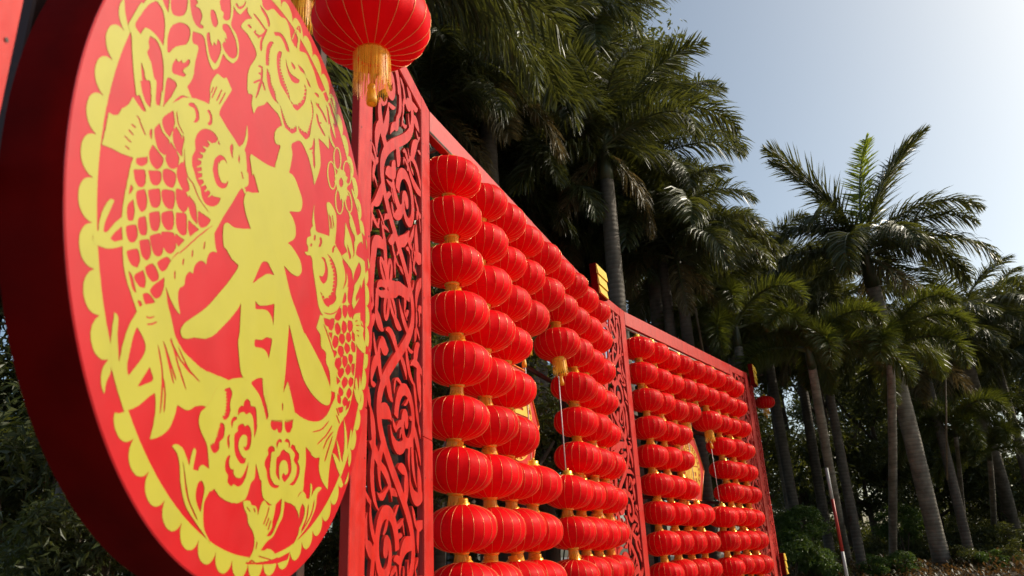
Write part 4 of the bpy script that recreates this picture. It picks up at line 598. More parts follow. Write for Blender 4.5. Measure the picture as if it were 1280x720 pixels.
w R -321,1696,-297,1711,-275,1721,-271,1714,-278,1668,-276,1603,-270,1585,-259,1568,-243,1554,-206,1530,-92,1469,-78,1459,-68,1447,-66,1428,-63,1424,-42,1420,-13,1421,18,1427,43,1436,96,1480,153,1539,181,1582,197,1621,202,1659,200,1697,192,1737,225,1732,235,1727,244,1716,249,1702,251,1670,244,1620,235,1593,222,1564,195,1526,129,1445,98,1413,85,1407,37,1394,12,1394,-47,1410,-75,1414,-156,1426,-218,1431,-235,1435,-260,1448,-279,1466,-296,1485,-324,1525,-342,1568,-347,1592,-350,1622,-349,1638,-340,1667
w Y -268,1667,-268,1653,-330,1614
w Y -269,1637,-268,1624,-330,1584
w Y -267,1610,-265,1598,-327,1555
w Y -261,1586,-254,1578,-315,1531
w Y -246,1569,-237,1562,-297,1513
w Y -227,1554,-217,1548,-276,1498
w Y -206,1541,-196,1535,-256,1485
w Y -185,1528,-174,1523,-234,1472
w Y -162,1517,-151,1511,-210,1461
w Y -138,1505,-127,1500,-188,1449
w Y -115,1493,-105,1487,-167,1437
w Y -94,1479,-85,1472,-147,1423
w Y -74,1464,-65,1457,-128,1409
w Y -32,1439,-15,1439,-73,1380
w Y 11,1440,32,1444,-19,1385
w Y 60,1459,83,1480,119,1467
w Y 116,1511,135,1533,188,1535
w Y 160,1564,172,1584,244,1609
w Y 186,1612,192,1630,271,1667
w Y 197,1653,197,1667,280,1717
w Y 196,1688,193,1701,276,1754
w R -198,1726,-170,1691,-140,1666,-104,1652,-68,1656,-25,1668,89,1710,94,1711,94,1704,82,1675,74,1664,58,1651,7,1620,-15,1610,-39,1603,-60,1601,-96,1606,-120,1613,-140,1625,-157,1639,-172,1655,-182,1674
w R -97,1761,-50,1768,-17,1770,0,1764,-22,1729,-64,1731,-78,1735,-85,1741
w R 31,1826,112,1847,143,1852,166,1849,222,1825,296,1815,316,1808,328,1789,275,1780,250,1790,217,1824,191,1831,169,1827,115,1808,93,1803,71,1806,51,1814
w R -223,1271,-102,1195,-78,1184,-46,1180,-10,1185,25,1198,44,1214,95,1271,107,1255,112,1240,109,1223,97,1208,58,1173,38,1159,15,1148,-31,1132,-50,1128,-88,1130,-117,1142,-162,1176,-184,1201,-204,1233
w Y -191,1263,-183,1258,-224,1225
w Y -174,1252,-166,1247,-207,1214
w Y -157,1240,-149,1236,-190,1203
w Y -139,1230,-131,1225,-172,1193
w Y -121,1219,-113,1214,-155,1182
w Y -104,1207,-96,1202,-138,1170
w Y -87,1197,-77,1193,-117,1160
w Y -65,1189,-53,1187,-91,1153
w Y -39,1186,-24,1188,-54,1153
w Y -6,1190,13,1197,-6,1165
w Y 30,1205,46,1221,74,1216
w Y 65,1239,80,1255,113,1256
w R 130,1293,193,1295,223,1300,320,1335,334,1366,381,1491,393,1528,397,1562,388,1604,367,1644,337,1685,384,1669,400,1658,410,1645,422,1611,424,1592,422,1553,395,1427,391,1374,385,1346,368,1316,339,1286,308,1262,271,1253,192,1249,160,1253,148,1262
w Y 170,1301,185,1301,146,1262
w Y 207,1303,225,1306,192,1267
w Y 253,1314,273,1322,252,1285
w Y 298,1324,316,1341,349,1337
w Y 322,1356,327,1370,382,1393
w Y 335,1390,340,1404,395,1429
w Y 347,1424,352,1438,407,1463
w Y 359,1459,364,1472,420,1498
w Y 370,1492,374,1506,430,1534
w Y 378,1525,380,1537,437,1568
w Y 382,1555,381,1565,439,1600
w Y 378,1581,375,1590,433,1627
w Y 371,1604,367,1613,424,1651
w Y 361,1627,357,1635,414,1674
w R -572,1371,-578,1333,-571,1281,-572,1255,-580,1213,-609,1116,-616,1064,-609,1068,-578,1130,-548,1230,-540,1274,-539,1302,-546,1356,-564,1377
w R -630,1337,-624,1333,-568,1359,-553,1377,-559,1381,-615,1355
w R -668,1160,-651,1169,-576,1241,-570,1255,-574,1257,-592,1247,-667,1176,-672,1162
w R -614,1287,-614,1281,-581,1290,-568,1305,-568,1311,-601,1302
w R -581,1225,-591,1212,-599,1163,-591,1161,-584,1164,-574,1177,-566,1226,-575,1228
w R -543,1262,-545,1249,-504,1214,-488,1216,-482,1221,-480,1235,-521,1269,-537,1267
w R 452,1718,482,1708,584,1708,616,1703,680,1684,731,1684,741,1692,720,1717,654,1735,620,1741,514,1740,460,1726
w R 487,1631,487,1599,517,1562,536,1549,569,1538,655,1524,721,1531,731,1539,692,1556,607,1569,575,1579,557,1592,528,1627,498,1639
w R 472,1373,457,1317,463,1239,469,1205,497,1121,527,1099,538,1106,543,1147,515,1231,509,1265,503,1343,484,1379
w R 394,1211,420,1222,470,1265,482,1282,496,1311,486,1320,476,1316,456,1294,437,1259,402,1230,389,1213
w R 477,1706,491,1710,534,1748,533,1756,529,1757,515,1752,472,1714,472,1707
w R 618,1618,606,1616,562,1584,559,1575,562,1573,573,1574,618,1607,621,1616
w R 456,1223,450,1214,479,1210,501,1224,506,1233,478,1237
w R 403,1791,455,1825,493,1836,508,1836,519,1832,520,1827,516,1809,460,1794
l Y -113,1958,-33,2100,-35,2103,-60,2084,-30,2072,-14,2063,-4,2054,0,2034,-7,1980,-8,1954,2,1936,12,1934,62,1954,70,1963,65,1962,44,1972,36,1986,43,2066,39,2089,27,2101,10,2111,-21,2122,-57,2106,-73,2079,-122,1953
l Y -41,2106,-11,2141,12,2181,-18,2158,0,2137,29,2135,40,2144,41,2173,22,2194,8,2197,-25,2164,-48,2125,-51,2102
l R -69,2073,-41,2066,-33,2061,-23,2044,-17,2023,-18,1998,-28,1970,-58,1934,-87,1959,-93,1974,-91,2000
l Y 542,1860,640,1855,690,1855,727,1849,750,1838,766,1820,793,1779,809,1759,876,1703,972,1656,984,1665,926,1738,859,1795,843,1813,816,1856,798,1874,772,1887,731,1893,679,1892,551,1869
l Y 719,1876,768,1924,814,1984,780,1969,879,1889,960,1854,973,1863,929,1927,823,2009,771,1970,726,1910,709,1872
l Y 770,1695,773,1646,791,1616,815,1587,842,1564,864,1556,920,1546,970,1554,980,1562,961,1579,906,1589,887,1596,860,1617,837,1646,818,1676,782,1702
l Y 713,1631,734,1623,778,1627,815,1643,824,1662,827,1701,813,1721,803,1715,785,1678,782,1639,809,1657,764,1653,721,1638
l Y 577,1897,597,1908,664,1974,665,1984,659,1984,639,1973,573,1907,571,1897
l Y 766,1834,769,1816,882,1776,917,1783,928,1792,926,1811,811,1850,777,1843
c Y -163,1109,-183,1095,-230,1049,-247,1028,-261,1005,-268,983,-270,963,-268,946,-264,933,-255,922,-243,914,-226,912,-209,917,-157,940,-155,926,-186,829,-200,739,-214,716,-235,705,-287,686,-337,671,-432,649,-599,617,-611,594,-610,577,-583,535,-549,468,-533,497,-428,396,-525,346,-602,320,-621,293,-634,254,-634,228,-628,208,-617,190,-590,157,-565,133,-497,80,-605,33,-701,-3,-731,-10,-755,-13,-800,-12,-822,-17,-847,-34,-860,-53,-861,-79,-857,-122,-843,-165,-829,-191,-821,-196,-812,-193,-798,-194,-735,-223,-704,-234,-630,-236,-618,-239,-624,-262,-648,-298,-741,-415,-919,-609,-948,-636,-1007,-686,-1147,-789,-1178,-817,-1197,-845,-1201,-861,-1197,-876,-1184,-888,-1175,-893,-1164,-895,-1138,-892,-1109,-884,-1054,-862,-936,-838,-909,-828,-857,-802,-814,-772,-656,-628,-576,-542,-551,-508,-532,-475,-513,-666,-514,-703,-521,-732,-518,-757,-459,-906,-435,-942,-394,-965,-366,-968,-328,-966,-248,-952,-211,-941,-122,-906,-95,-926,-50,-974,-14,-1036,-10,-1093,-32,-1118,-71,-1146,-122,-1178,70,-1165,185,-1148,431,-1103,488,-1087,489,-1078,483,-1063,465,-1029,444,-996,366,-903,304,-834,237,-939,250,-773,248,-524,250,-395,458,-630,563,-726,603,-755,650,-781,746,-819,801,-835,863,-849,978,-867,1043,-872,1112,-870,1153,-862,1189,-850,1209,-834,1219,-815,1229,-763,1228,-749,1218,-721,1206,-705,1190,-691,1101,-627,1000,-568,945,-540,769,-463,553,-374,572,-402,398,-274,282,-195,248,-168,191,-112,74,23,188,13,241,14,293,19,345,32,363,42,380,54,405,80,414,101,412,122,404,140,392,156,368,176,336,192,259,214,191,226,154,228,113,223,101,218,198,284,228,311,242,335,247,357,240,398,230,417,215,434,175,462,152,472,91,488,257,560,303,587,318,606,327,630,331,656,330,678,319,703,298,724,182,798,145,812,99,817,35,802,29,826,40,870,65,932,34,807,52,875,64,933,69,983,61,1004,46,1022,36,1041,41,1065,63,1089,148,1158,18,1149,-85,1134
c R -266,-75,-222,-60,-207,-57,-185,-59,-71,-111,-157,-133,-191,-145,-212,-155,-310,-224,-398,-293,-315,-136,-294,-101
c R -337,-397,-292,-409,-271,-411,-252,-408,-143,-370,-31,-321,-16,-489,-49,-444,-69,-428,-100,-415,-119,-411,-160,-411,-204,-419,-315,-454,-323,-445
c R -288,-664,-183,-641,-133,-611,-115,-602,-91,-596,-27,-588,-20,-601,-22,-625,-49,-748,-70,-722,-82,-712,-113,-701,-131,-697,-151,-696,-185,-699,-257,-713,-279,-714,-286,-705,-290,-689
c R -285,-971,-259,-951,-212,-926,-164,-910,-129,-902,-117,-916,-94,-980,-80,-1011,-26,-1072,12,-1123,20,-1139,19,-1154,-5,-1177,-62,-1102,-125,-1043,-151,-1025,-188,-1009,-270,-981
c R 235,-1010,229,-1018,237,-1062,246,-1067,251,-1066,258,-1058,250,-1014,240,-1009
c Y 510,297,440,286,469,276,485,275,512,281,588,306'''
CELL = 0.0016; NG = int(2 * DR / CELL) + 8; ORG = -NG * CELL / 2
lab = np.zeros((NG, NG), np.uint8); GR = {'r': 1, 'f': 2, 'g': 3, 'w': 4, 'l': 5, 'c': 6}
th = np.linspace(0, 2 * pi, 1441)[:-1]; yy, xx = np.mgrid[0:NG, 0:NG]; XX = ORG + xx * CELL; YY = ORG + yy * CELL; rr = np.hypot(XX, YY)
ph = ((np.degrees(np.arctan2(YY, XX)) - 0.4 + 3) % 6 - 3) / 3.0
lab[(rr > 1.046) & (rr < 1.062)] = 1
lab[(rr >= 1.060) & (rr < 1.060 + 0.052 * np.sqrt(np.clip(1 - (np.abs(ph) / .985) ** 2.2, 0, 1)))] = 1
for line in PRINT.strip().split('\n'):
    gk, ck, data = line.split(' ', 2); arr = np.array([int(t) for t in data.split(',')], float).reshape(-1, 2) * 0.0005
    fill_poly(lab, (arr - ORG) / CELL, GR[gk] if ck == 'Y' else 0)
lab[(rr > 1.062) & (rr < 1.12) & (lab > 1)] = 0
part_names = {1: ('scalloped_border', None), 2: ('fish', 'large yellow fish with its tail to the lower left'), 3: ('fish', 'small yellow fish at the right edge'), 4: ('flowers', None), 5: ('leaves', None), 6: ('character', 'yellow brush character for spring in the middle')}
for k, (nm, lb) in part_names.items():
    me = outline_mesh(nm, lab == k, CELL, (ORG, ORG), M['disc_yellow'], 0.0, .3)
    o = link(nm, me, sign, (0, 0, 0.0008 + 0.00015 * k))
    if lb: o['label'] = lb

# ------------------------------------------------------------------ carved screens
def fret_mask(w, h, cell, seed):
    rnd = random.Random(seed); nx = int(w / cell); ny = int(h / cell); m = np.zeros((ny, nx), bool); e = int(.012 / cell)
    m[:, :e] = 1; m[:, -e:] = 1; m[:e] = 1; m[-e:] = 1
    def stroke(pts, wd):
        P = np.array(pts); d = np.gradient(P, axis=0); d /= np.linalg.norm(d, axis=1)[:, None] + 1e-9; n = np.stack([-d[:, 1], d[:, 0]], 1); W = np.array(wd)[:, None] / 2
        fill_poly(m, np.concatenate([P + n * W, (P - n * W)[::-1]]) / cell, True)
    def disc(x, y, r, v=True):
        a = np.linspace(0, 2 * pi, 17)[:-1]; fill_poly(m, np.stack([x + r * np.cos(a), y + r * np.sin(a)], 1) / cell, v)
    # main vine swinging from side to side
    zs = np.linspace(0, h, 160); per = 1.5; phs = rnd.random() * 6
    vx = w / 2 + .30 * w * np.sin(2 * pi * zs / per + phs); stroke(np.stack([vx, zs], 1), [.075] * 160)
    seeds = [(vx[i], zs[i], None) for i in range(0, 160, 2)]
    # spiral tendrils and flowers in the hollows of the vine
    zc = per * (.25 - phs / (2 * pi)); k = 0
    while zc < h + .5:
        side = 1 if k % 2 == 0 else -1
        cx = w / 2 - side * .17 * w; cy = zc
        if .1 < cy < h - .1:
            if k % 3 == 1:
                for q in range(6):
                    a = q * pi / 3 + .3; px, py = cx + .125 * cos(a), cy + .125 * sin(a)
                    t = np.linspace(0, 2 * pi, 15)[:-1]; E = np.stack([.095 * np.cos(t), .056 * np.sin(t)], 1)
                    Rm = np.array([[cos(a), sin(a)], [-sin(a), cos(a)]]); fill_poly(m, (E @ Rm + (px, py)) / cell, True)
                    sl = np.stack([.065 * np.cos(t), .011 * np.sin(t)], 1); fill_poly(m, (sl @ Rm + (px, py)) / cell, False)
                disc(cx, cy, .042); disc(cx, cy, .016, False)
                stroke([(cx, cy), (cx + side * .2 * w, cy + .08), (cx + side * .4 * w, cy + .1)], [.09, .09, .09])
            else:
                tt = np.linspace(0, 1, 44); ang = pi * (0 if side > 0 else 1) + side * 2 * pi * 1.35 * tt; r = .21 * (1 - tt) ** .9 + .025
                stroke(np.stack([cx + r * np.cos(ang) * .9, cy + r * np.sin(ang)], 1), (.080 - .030 * tt)); disc(cx, cy, .042)
        zc += per / 2; k += 1
    # leaves grown from whatever is already carved, keeping a narrow gap
    gap = .018; ys, xs = np.nonzero(m); pool = list(zip(xs * cell, ys * cell))
    for tries in range(15000):
        x, y = rnd.choice(pool) if tries % 2 else (rnd.choice(pool)); lv = 0 if tries < 4000 else 1 if tries < 9000 else 2; k_ = (1.0, .62, .40)[lv]
        a = rnd.random() * 2 * pi; curv = rnd.choice((-1, 1)) * rnd.uniform(1.5, 6.5) / k_ ** .5; L = rnd.uniform(.16, .46) * k_; W = rnd.uniform(.055, .105) * k_
        n = 16; P = []; px, py, aa = x, y, a
        for i in range(n): P.append((px, py)); px += cos(aa) * L / n; py += sin(aa) * L / n; aa += curv * L / n * (.4 + 1.2 * i / n)
        P = np.array(P); s = np.linspace(0, 1, n); wd = W * np.clip(np.sin(pi * np.clip(s * .82 + .18, 0, 1)) ** .8, .12, 1)
        d = np.gradient(P, axis=0); d /= np.linalg.norm(d, axis=1)[:, None]; nn = np.stack([-d[:, 1], d[:, 0]], 1); g_ = gap * (1.0, .8, .6)[lv]
        test = np.concatenate([P[4:] + nn[4:] * (wd[4:, None] / 2 + g_), P[4:] - nn[4:] * (wd[4:, None] / 2 + g_), P[3:], P[-1:] + d[-1:] * g_])
        ix = (test / cell).astype(int)
        if (ix < 1).any() or (ix[:, 0] >= nx - 1).any() or (ix[:, 1] >= ny - 1).any() or m[ix[:, 1], ix[:, 0]].any(): continue
        stroke(P, wd); pool += [tuple(p) for p in P for _ in range(60)]
    return m
FW = 1.56; POST = 0.225
fret_w = FW - 2 * POST; fret_h = H - .28
FRETS = []
for sd in (3, 11):
    mk = fret_mask(fret_w + .024, fret_h + .024, .004, sd)
    FRETS.append(outline_mesh('fretwork', mk, .004, (POST - .012, .14 - .012), M['paint'], 0.009, .35))
rj = random.Random(4)
def carved_screen(P, Q, label, var):
    root = seg_root('carved_screen', P, Q); L = seg_len(P, Q); s = L / FW
    fo = link('fretwork', FRETS[var], root, (0, 0, -.020)); fo.scale = (s, 1, 1)
    p = POST * s
    zj = rj.uniform(2.3, 2.6)
    for x0, x1 in ((.002, p), (L - p, L - .002)):
        po = MB().bevbox(x0, x1, 0, zj - .0015, -.05, 0, .004).build('post', M['paint'], root); MB().bevbox(x0 + .001, x1 - .001, zj + .0015, H, -.05, -.0018, .004).build('upper_board', M['paint'], po)
        sc_ = MB()
        for z in np.arange(.25, H, .62):
            for xx_ in (x0 + .03, x1 - .03): sc_.add([(xx_ + .006 * cos(a_), z + rj.uniform(-.02, .02) * 0 + .006 * sin(a_), .0012) for a_ in np.arange(8) * pi / 4], [tuple(range(8))])
        tag(sc_.build('screws', M['steel'], po), kind='stuff')
    MB().bevbox(p, L - p, H - .14, H - .003, -.045, -.003).build('top_rail', M['paint'], root); MB().bevbox(p, L - p, .003, .14, -.045, -.003).build('bottom_rail', M['paint'], root)
    tag(root, label, 'screen', 'carved red screens'); return root
carved_screen(PA, PB, 'tall carved red screen between the round sign and the nearer lanterns', 0)
carved_screen(PC, PE, 'tall carved red screen between the two bays of lanterns', 1)
carved_screen(PF, PG, 'tall carved red screen at the far end of the second lantern bay', 0)
carved_screen(PG2, PH_, 'narrow carved red screen turned away behind the farthest gold plaque', 1)
carved_screen(PL0, PL, 'carved red screen left of the round sign at the picture edge', 1)

# ------------------------------------------------------------------ lantern bays
ROW = 0.395; COL = 0.515
def lantern_bay(P, Q, label, z0):
    root = seg_root('lantern_rack', P, Q); L = seg_len(P, Q)
    tb = MB().bevbox(.002, L * .53, H - .215, H - .002, -.07, 0, .004).build('top_beam', M['paint'], root); MB().bevbox(L * .53 + .003, L - .002, H - .214, H - .003, -.07, -.002, .004).build('spliced_board', M['paint'], tb)
    MB().bevbox(.002, L - .002, .02, .20, -.07, 0).build('bottom_beam', M['paint'], root)
    MB().tube([(.0, z0 + .235, -.01), (L, z0 + .235, -.01)], .017, 10).build('hanging_pipe', M['pipe'], root, True)
    for u in (.35, L * .62, L - .15): MB().tube([(u, 0, -.42), (u, H - .1, -.42)], .045, 8).build('back_post', M['steel'], root, True)
    for z in (1.0, 2.35, 3.55, 4.68): MB().tube([(.1, z, -.36), (L - .05, z, -.36)], .028, 8).build('cross_pipe', M['steel'], root, True)
    for u in (.35, L * .62): MB().tube([(u, H - .2, -.42), (u, H - .12, -.04)], .02, 6).build('brace', M['pipe'], root, True)
    MB().tube([(.2, 1.2, -.50), (L * .6, 4.5, -.50)], .022, 8).build('diagonal_brace', M['pipe'], root, True)
    tag(root, label, 'rack', 'lantern racks'); return root
bay1 = lantern_bay(PB, PC, 'red beamed rack holding the nearer wall of lanterns', 4.57)
bay2 = lantern_bay(PE, PF, 'red beamed rack holding the farther wall of lanterns', 4.50)

# lantern meshes (unit = the hanging lantern, radius 0.222)
LR, LH = 0.264, 0.166; NRIB = 20
def lantern_profile(t):      # t -1..1 bottom..top
    z = LH * math.copysign(abs(sin(t * pi / 2)) ** 1.0, t); r = LR * (max(0.0, 1 - abs(z / (LH * 1.035)) ** 2.45)) ** 0.5
    return max(r, .066), z
def shade_mesh(seed):
    rnd = random.Random(seed); dent = [rnd.uniform(-.020, .012) for _ in range(NRIB)]; ph1 = rnd.uniform(0, 6); V = []; F = []; nr = 16; n = NRIB * 4
    for i in range(nr + 1):
        r, z = lantern_profile(-1 + 2 * i / nr)
        for k in range(n):
            f = (k % 4) / 4; a = 2 * pi * k / n; pull = 1 - .030 * (1 - abs(2 * f - 1)) * 0 - .012 * (sin(pi * f))
            w_ = 1 + dent[k // 4] * sin(pi * f) * (1 - abs(z / LH)) + .010 * sin(2 * a + ph1) + (.004 * sin(9 * z / LH + k * 1.7)) * sin(pi * f); V.append((r * pull * w_ * cos(a), r * pull * w_ * sin(a), z + .004 * sin(a + ph1)))
    for i in range(nr):
        for k in range(n): F.append((i * n + k, i * n + (k + 1) % n, (i + 1) * n + (k + 1) % n, (i + 1) * n + k))
    return mesh('shade', V, F, M['silk'], True)
def rib_mesh(seed):
    rnd = random.Random(seed); dent = [rnd.uniform(-.020, .012) for _ in range(NRIB)]; ph1 = rnd.uniform(0, 6); mb = MB()
    for k in range(NRIB):
        a = 2 * pi * k / NRIB; pts = []
        for i in range(15):
            r, z = lantern_profile(-1 + 2 * i / 14); r = r * (1 + .010 * sin(2 * a + ph1)) + .0012; pts.append((r * cos(a), r * sin(a), z * 1.004 + .004 * sin(a + ph1)))
        mb.tube(pts, .0012, 4, False)
    return mb.me('gold_ribs', M['rib'], True)
def cap_mesh():
    return MB().lathe([(.0, LH + .052), (.044, LH + .050), (.049, LH + .044), (.049, LH + .022), (.060, LH + .016), (.068, LH - .006), (.072, LH - .02)], 20).lathe([(.002, LH + .078), (.010, LH + .074), (.013, LH + .064), (.010, LH + .05)], 8).me('top_cap', M['gold'], True)
def base_mesh():
    return MB().lathe([(.066, -LH + .02), (.064, -LH + .002), (.058, -LH - .012), (.048, -LH - .018), (.0, -LH - .018)], 20).me('bottom_ring', M['gold'], True)
def fringe_mesh(ln, n, seed, flare=.02, r0=.050):
    rnd = random.Random(seed); V = []; F = []
    for k in range(n):
        a = 2 * pi * (k + rnd.uniform(-.3, .3)) / n; w = pi * r0 / n * (1.5 if n < 60 else .85); r = r0 * rnd.uniform(.93, 1.04); l = ln * rnd.uniform(.80, 1.08); sway = rnd.uniform(-.006, .006); fl = flare * rnd.uniform(.5, 1.2)
        t = Vector((-sin(a), cos(a), 0)); rd = Vector((cos(a), sin(a), 0)); b = len(V)
        for j, s in enumerate((0, .5, 1)):
            c = rd * (r + fl * s * s) + t * sway * s + Vector((0, 0, -LH - .012 - l * s)); ww = w * (1 if j < 2 else .6)
            V += [c - t * ww, c + t * ww]
        F += [(b, b + 1, b + 3, b + 2), (b + 2, b + 3, b + 5, b + 4)]
    return mesh('fringe', V, F, M['fringe'])
def tassel_mesh(z0):
    mb = MB().tube([(0, 0, -LH), (0, 0, z0)], .0025, 5)
    mb.lathe([(.004, z0), (.016, z0 - .006), (.019, z0 - .02), (.014, z0 - .03), (.017, z0 - .034), (.023, z0 - .075), (.022, z0 - .105), (.004, z0 - .10)], 12)
    return mb.me('tassel', M['fringe'], True)
SHADES = [(shade_mesh(k), rib_mesh(k)) for k in (1, 2, 3, 4)]; CAP, BASE = cap_mesh(), base_mesh()
FR_SHORT = [fringe_mesh(.085, 56, 1, .014), fringe_mesh(.095, 56, 2, .03), fringe_mesh(.080, 56, 3, .010)]
FR_LONG = fringe_mesh(.17, 90, 4, .006, .078); TAS = tassel_mesh(-LH - .20); FR_BIG = fringe_mesh(.185, 170, 7, .002, .080); TAS_BIG = tassel_mesh(-LH - .165)
rl = random.Random(77)
def lantern(loc, label, group, fringe, tassel=None, scale=1.0, tilt=.085):
    e = empty('lantern', loc); e.rotation_euler = (rl.uniform(-tilt, tilt), rl.uniform(-tilt, tilt), rl.uniform(0, 6.28)); s = scale * rl.uniform(.955, 1.03); e.scale = (s, s, s * rl.uniform(.94, 1.03))
    sm, rm = rl.choice(SHADES); sh = link('shade', sm, e); link('gold_ribs', rm, sh); link('top_cap', CAP, e); b = link('bottom_ring', BASE, e); link('fringe', fringe, e)
    if tassel: link('tassel', tassel, e)
    tag(e, label, 'lantern', group); return e
ORD = ['first', 'second', 'third', 'fourth', 'fifth', 'sixth', 'seventh', 'eighth', 'ninth', 'tenth']
def hang(P, Q, z0, row, bay, lean):
    mw = seg_matrix(P, Q)
    for i in range(10):
        cols = range(9) if i < 2 else ([0, 1, 2, 6, 7, 8] if 3 <= i <= 5 else [0, 1, 2, 3, 5, 6, 7, 8])
        for j in cols:
            p = mw @ Vector((.365 + COL * j + lean * i + rl.uniform(-.022, .022), z0 - row * i + rl.uniform(-.012, .012) - .012 * (j % 3 == 2), .0 + rl.uniform(-.015, .015)))
            tas = i == 2 and j in (3, 5)
            lab_ = 'red lantern, %s bay, %s row down, %s from its near post' % (bay, ORD[i], ORD[j])
            if tas: lab_ = 'red lantern with loose tassel on the %s side of the %s medallion' % ('near' if j == 3 else 'far', bay)
            lantern(p, lab_, 'lanterns in the %s bay' % bay, FR_LONG if tas else rl.choice(FR_SHORT), TAS if tas else None)
hang(PB, PC, 4.57, .395, 'nearer', .008)
hang(PE, PF, 4.50, .402, 'farther', .018)
for (P, Q, z0, bay, lean) in ((PB, PC, 4.57, 'nearer', .008), (PE, PF, 4.50, 'farther', .018)):
    mw = seg_matrix(P, Q)
    for j, nm in ((3, 'near'), (5, 'far')):
        a = mw @ Vector((.365 + COL * j + lean * 2, z0 - .4 * 2 - LH - .20, .0)); b = mw @ Vector((.365 + COL * j + lean * 6, z0 - .4 * 6 + LH + .03, .0))
        o = MB().tube([a, b], .006, 6).build('hanging_cord', M['wire'], None, True); tag(o, 'thin silver cord on the %s side of the medallion in the %s bay' % (nm, bay), 'cord', 'hanging cords')
# large lanterns near the round sign and beyond the far end
def cord(a, b, label): tag(MB().tube([a, b], .005, 6).build('hanging_cord', M['steel'], None, True), label, 'cord', 'lantern cords')
for p, s, lb, cl in [((-0.648, 3.168, 4.185), 1.19, 'large red lantern with long gold fringe hanging before the first carved screen', 'large lantern before the carved screen'), ((-1.136, 3.473, 4.822), 1.19, 'large red lantern with only its gold fringe seen above the round sign', 'lantern above the round sign'), ((5.652, 17.271, 4.659), 0.85, 'dark red lantern with tassel hanging alone beyond the far end', 'lone lantern beyond the far end')]:
    lantern(p, lb, 'single hanging lanterns', FR_BIG, TAS_BIG, s, .03)
    cord((p[0], p[1], p[2] + (LH + .04) * s), (p[0], p[1], H + .30), 'thin cord holding the ' + cl)
    arm = MB(); q = Vector((p[0], p[1], H + .30)); back = Vector((-.62, .12, 0)); arm.tube([q + Vector((.06, -.012, 0)), q, q + back], .016, 8); arm.tube([q + back, q + back + Vector((0, 0, -.5))], .02, 8)
    tag(arm.build('bracket_arm', M['steel'], None, True), 'dark steel arm above the ' + cl, 'bracket', 'bracket arms')
def lantern_medallion(P, Q, label, u, z, off):
    mw = seg_matrix(P, Q); root = bpy.data.objects.new('medallion', None); col.objects.link(root); root.matrix_world = mw @ Matrix.Translation((u, z, off)) @ Matrix.Rotation(radians(rl.uniform(-4, 4)), 4, 'Y'); tag(root, label, 'medallion', 'hexagonal medallions')
    Rr = .60; hexa = [(Rr * cos(k * pi / 3), Rr * sin(k * pi / 3)) for k in range(6)]
    def prism(pts, z0, z1): return MB().add([(x, y, z0) for x, y in pts] + [(x, y, z1) for x, y in pts], [tuple(range(len(pts)))[::-1], tuple(range(len(pts), 2 * len(pts)))] + [(i, (i + 1) % len(pts), len(pts) + (i + 1) % len(pts), len(pts) + i) for i in range(len(pts))])
    prism(hexa, -.02, .015).build('board', M['medal_red'], root)
    ed = MB()
    for k in range(6):
        a, b = Vector((*hexa[k], .02)), Vector((*hexa[(k + 1) % 6], .02)); ed.tube([a * .98, b * .98], .009, 6)
    ed.build('edge_trim', M['trim'], root, True)
    cell = .004; n = 250; m = np.zeros((n, n), bool); yy, xx = np.mgrid[0:n, 0:n]; X = (xx - n / 2) * cell; Y = (yy - n / 2) * cell; r = np.hypot(X, Y)
    m |= (r < .445) & (r > .432); m |= (r < .355) & (r > .343)
    a = np.arctan2(Y, X); k = np.floor((a + pi) / (2 * pi) * 22); ac = (k + .5) / 22 * 2 * pi - pi; dx = X - .393 * np.cos(ac); dy = Y - .393 * np.sin(ac); rc = np.hypot(dx, dy)
    m |= (rc < .034) & (rc > .020); m |= rc < .010
    ins = r < .325; m |= ins
    def cut(x0, x1, y0, y1): m[ins & (X > x0) & (X < x1) & (Y > y0) & (Y < y1)] = False
    for x in (-.26, -.20, -.14): cut(x, x + .022, -.26, .12)
    cut(-.05, -.03, -.4, .4); cut(-.30, -.06, .14, .165); cut(-.22, -.12, .21, .24)
    cut(-.03, .4, .19, .21); cut(.02, .2, .10, .13); cut(-.03, .4, .03, .05)
    for x in (.02, .14):
        for y in (-.14, -.03 - .22): cut(x, x + .07, y, y + .08)
    cut(-.03, .4, -.31, -.29)
    link('emblem', outline_mesh('emblem', m, cell, (-n / 2 * cell, -n / 2 * cell), M['medal_gold'], .004, .3), root, (0, 0, .020)).scale = (.90, .90, 1)
    cd = MB()
    for x in (-.3, .3): cd.tube([(x, .52, 0), (x, 4.7 - z, 0)], .004, 5)
    cd.build('suspension_wires', M['wire'], root)
lantern_medallion(PB, PC, 'hexagonal orange and gold medallion hanging in the nearer lantern bay', 2.02, 2.84, -.17)
lantern_medallion(PE, PF, 'hexagonal orange and gold medallion hanging in the farther lantern bay', 2.22, 2.84, -.13)

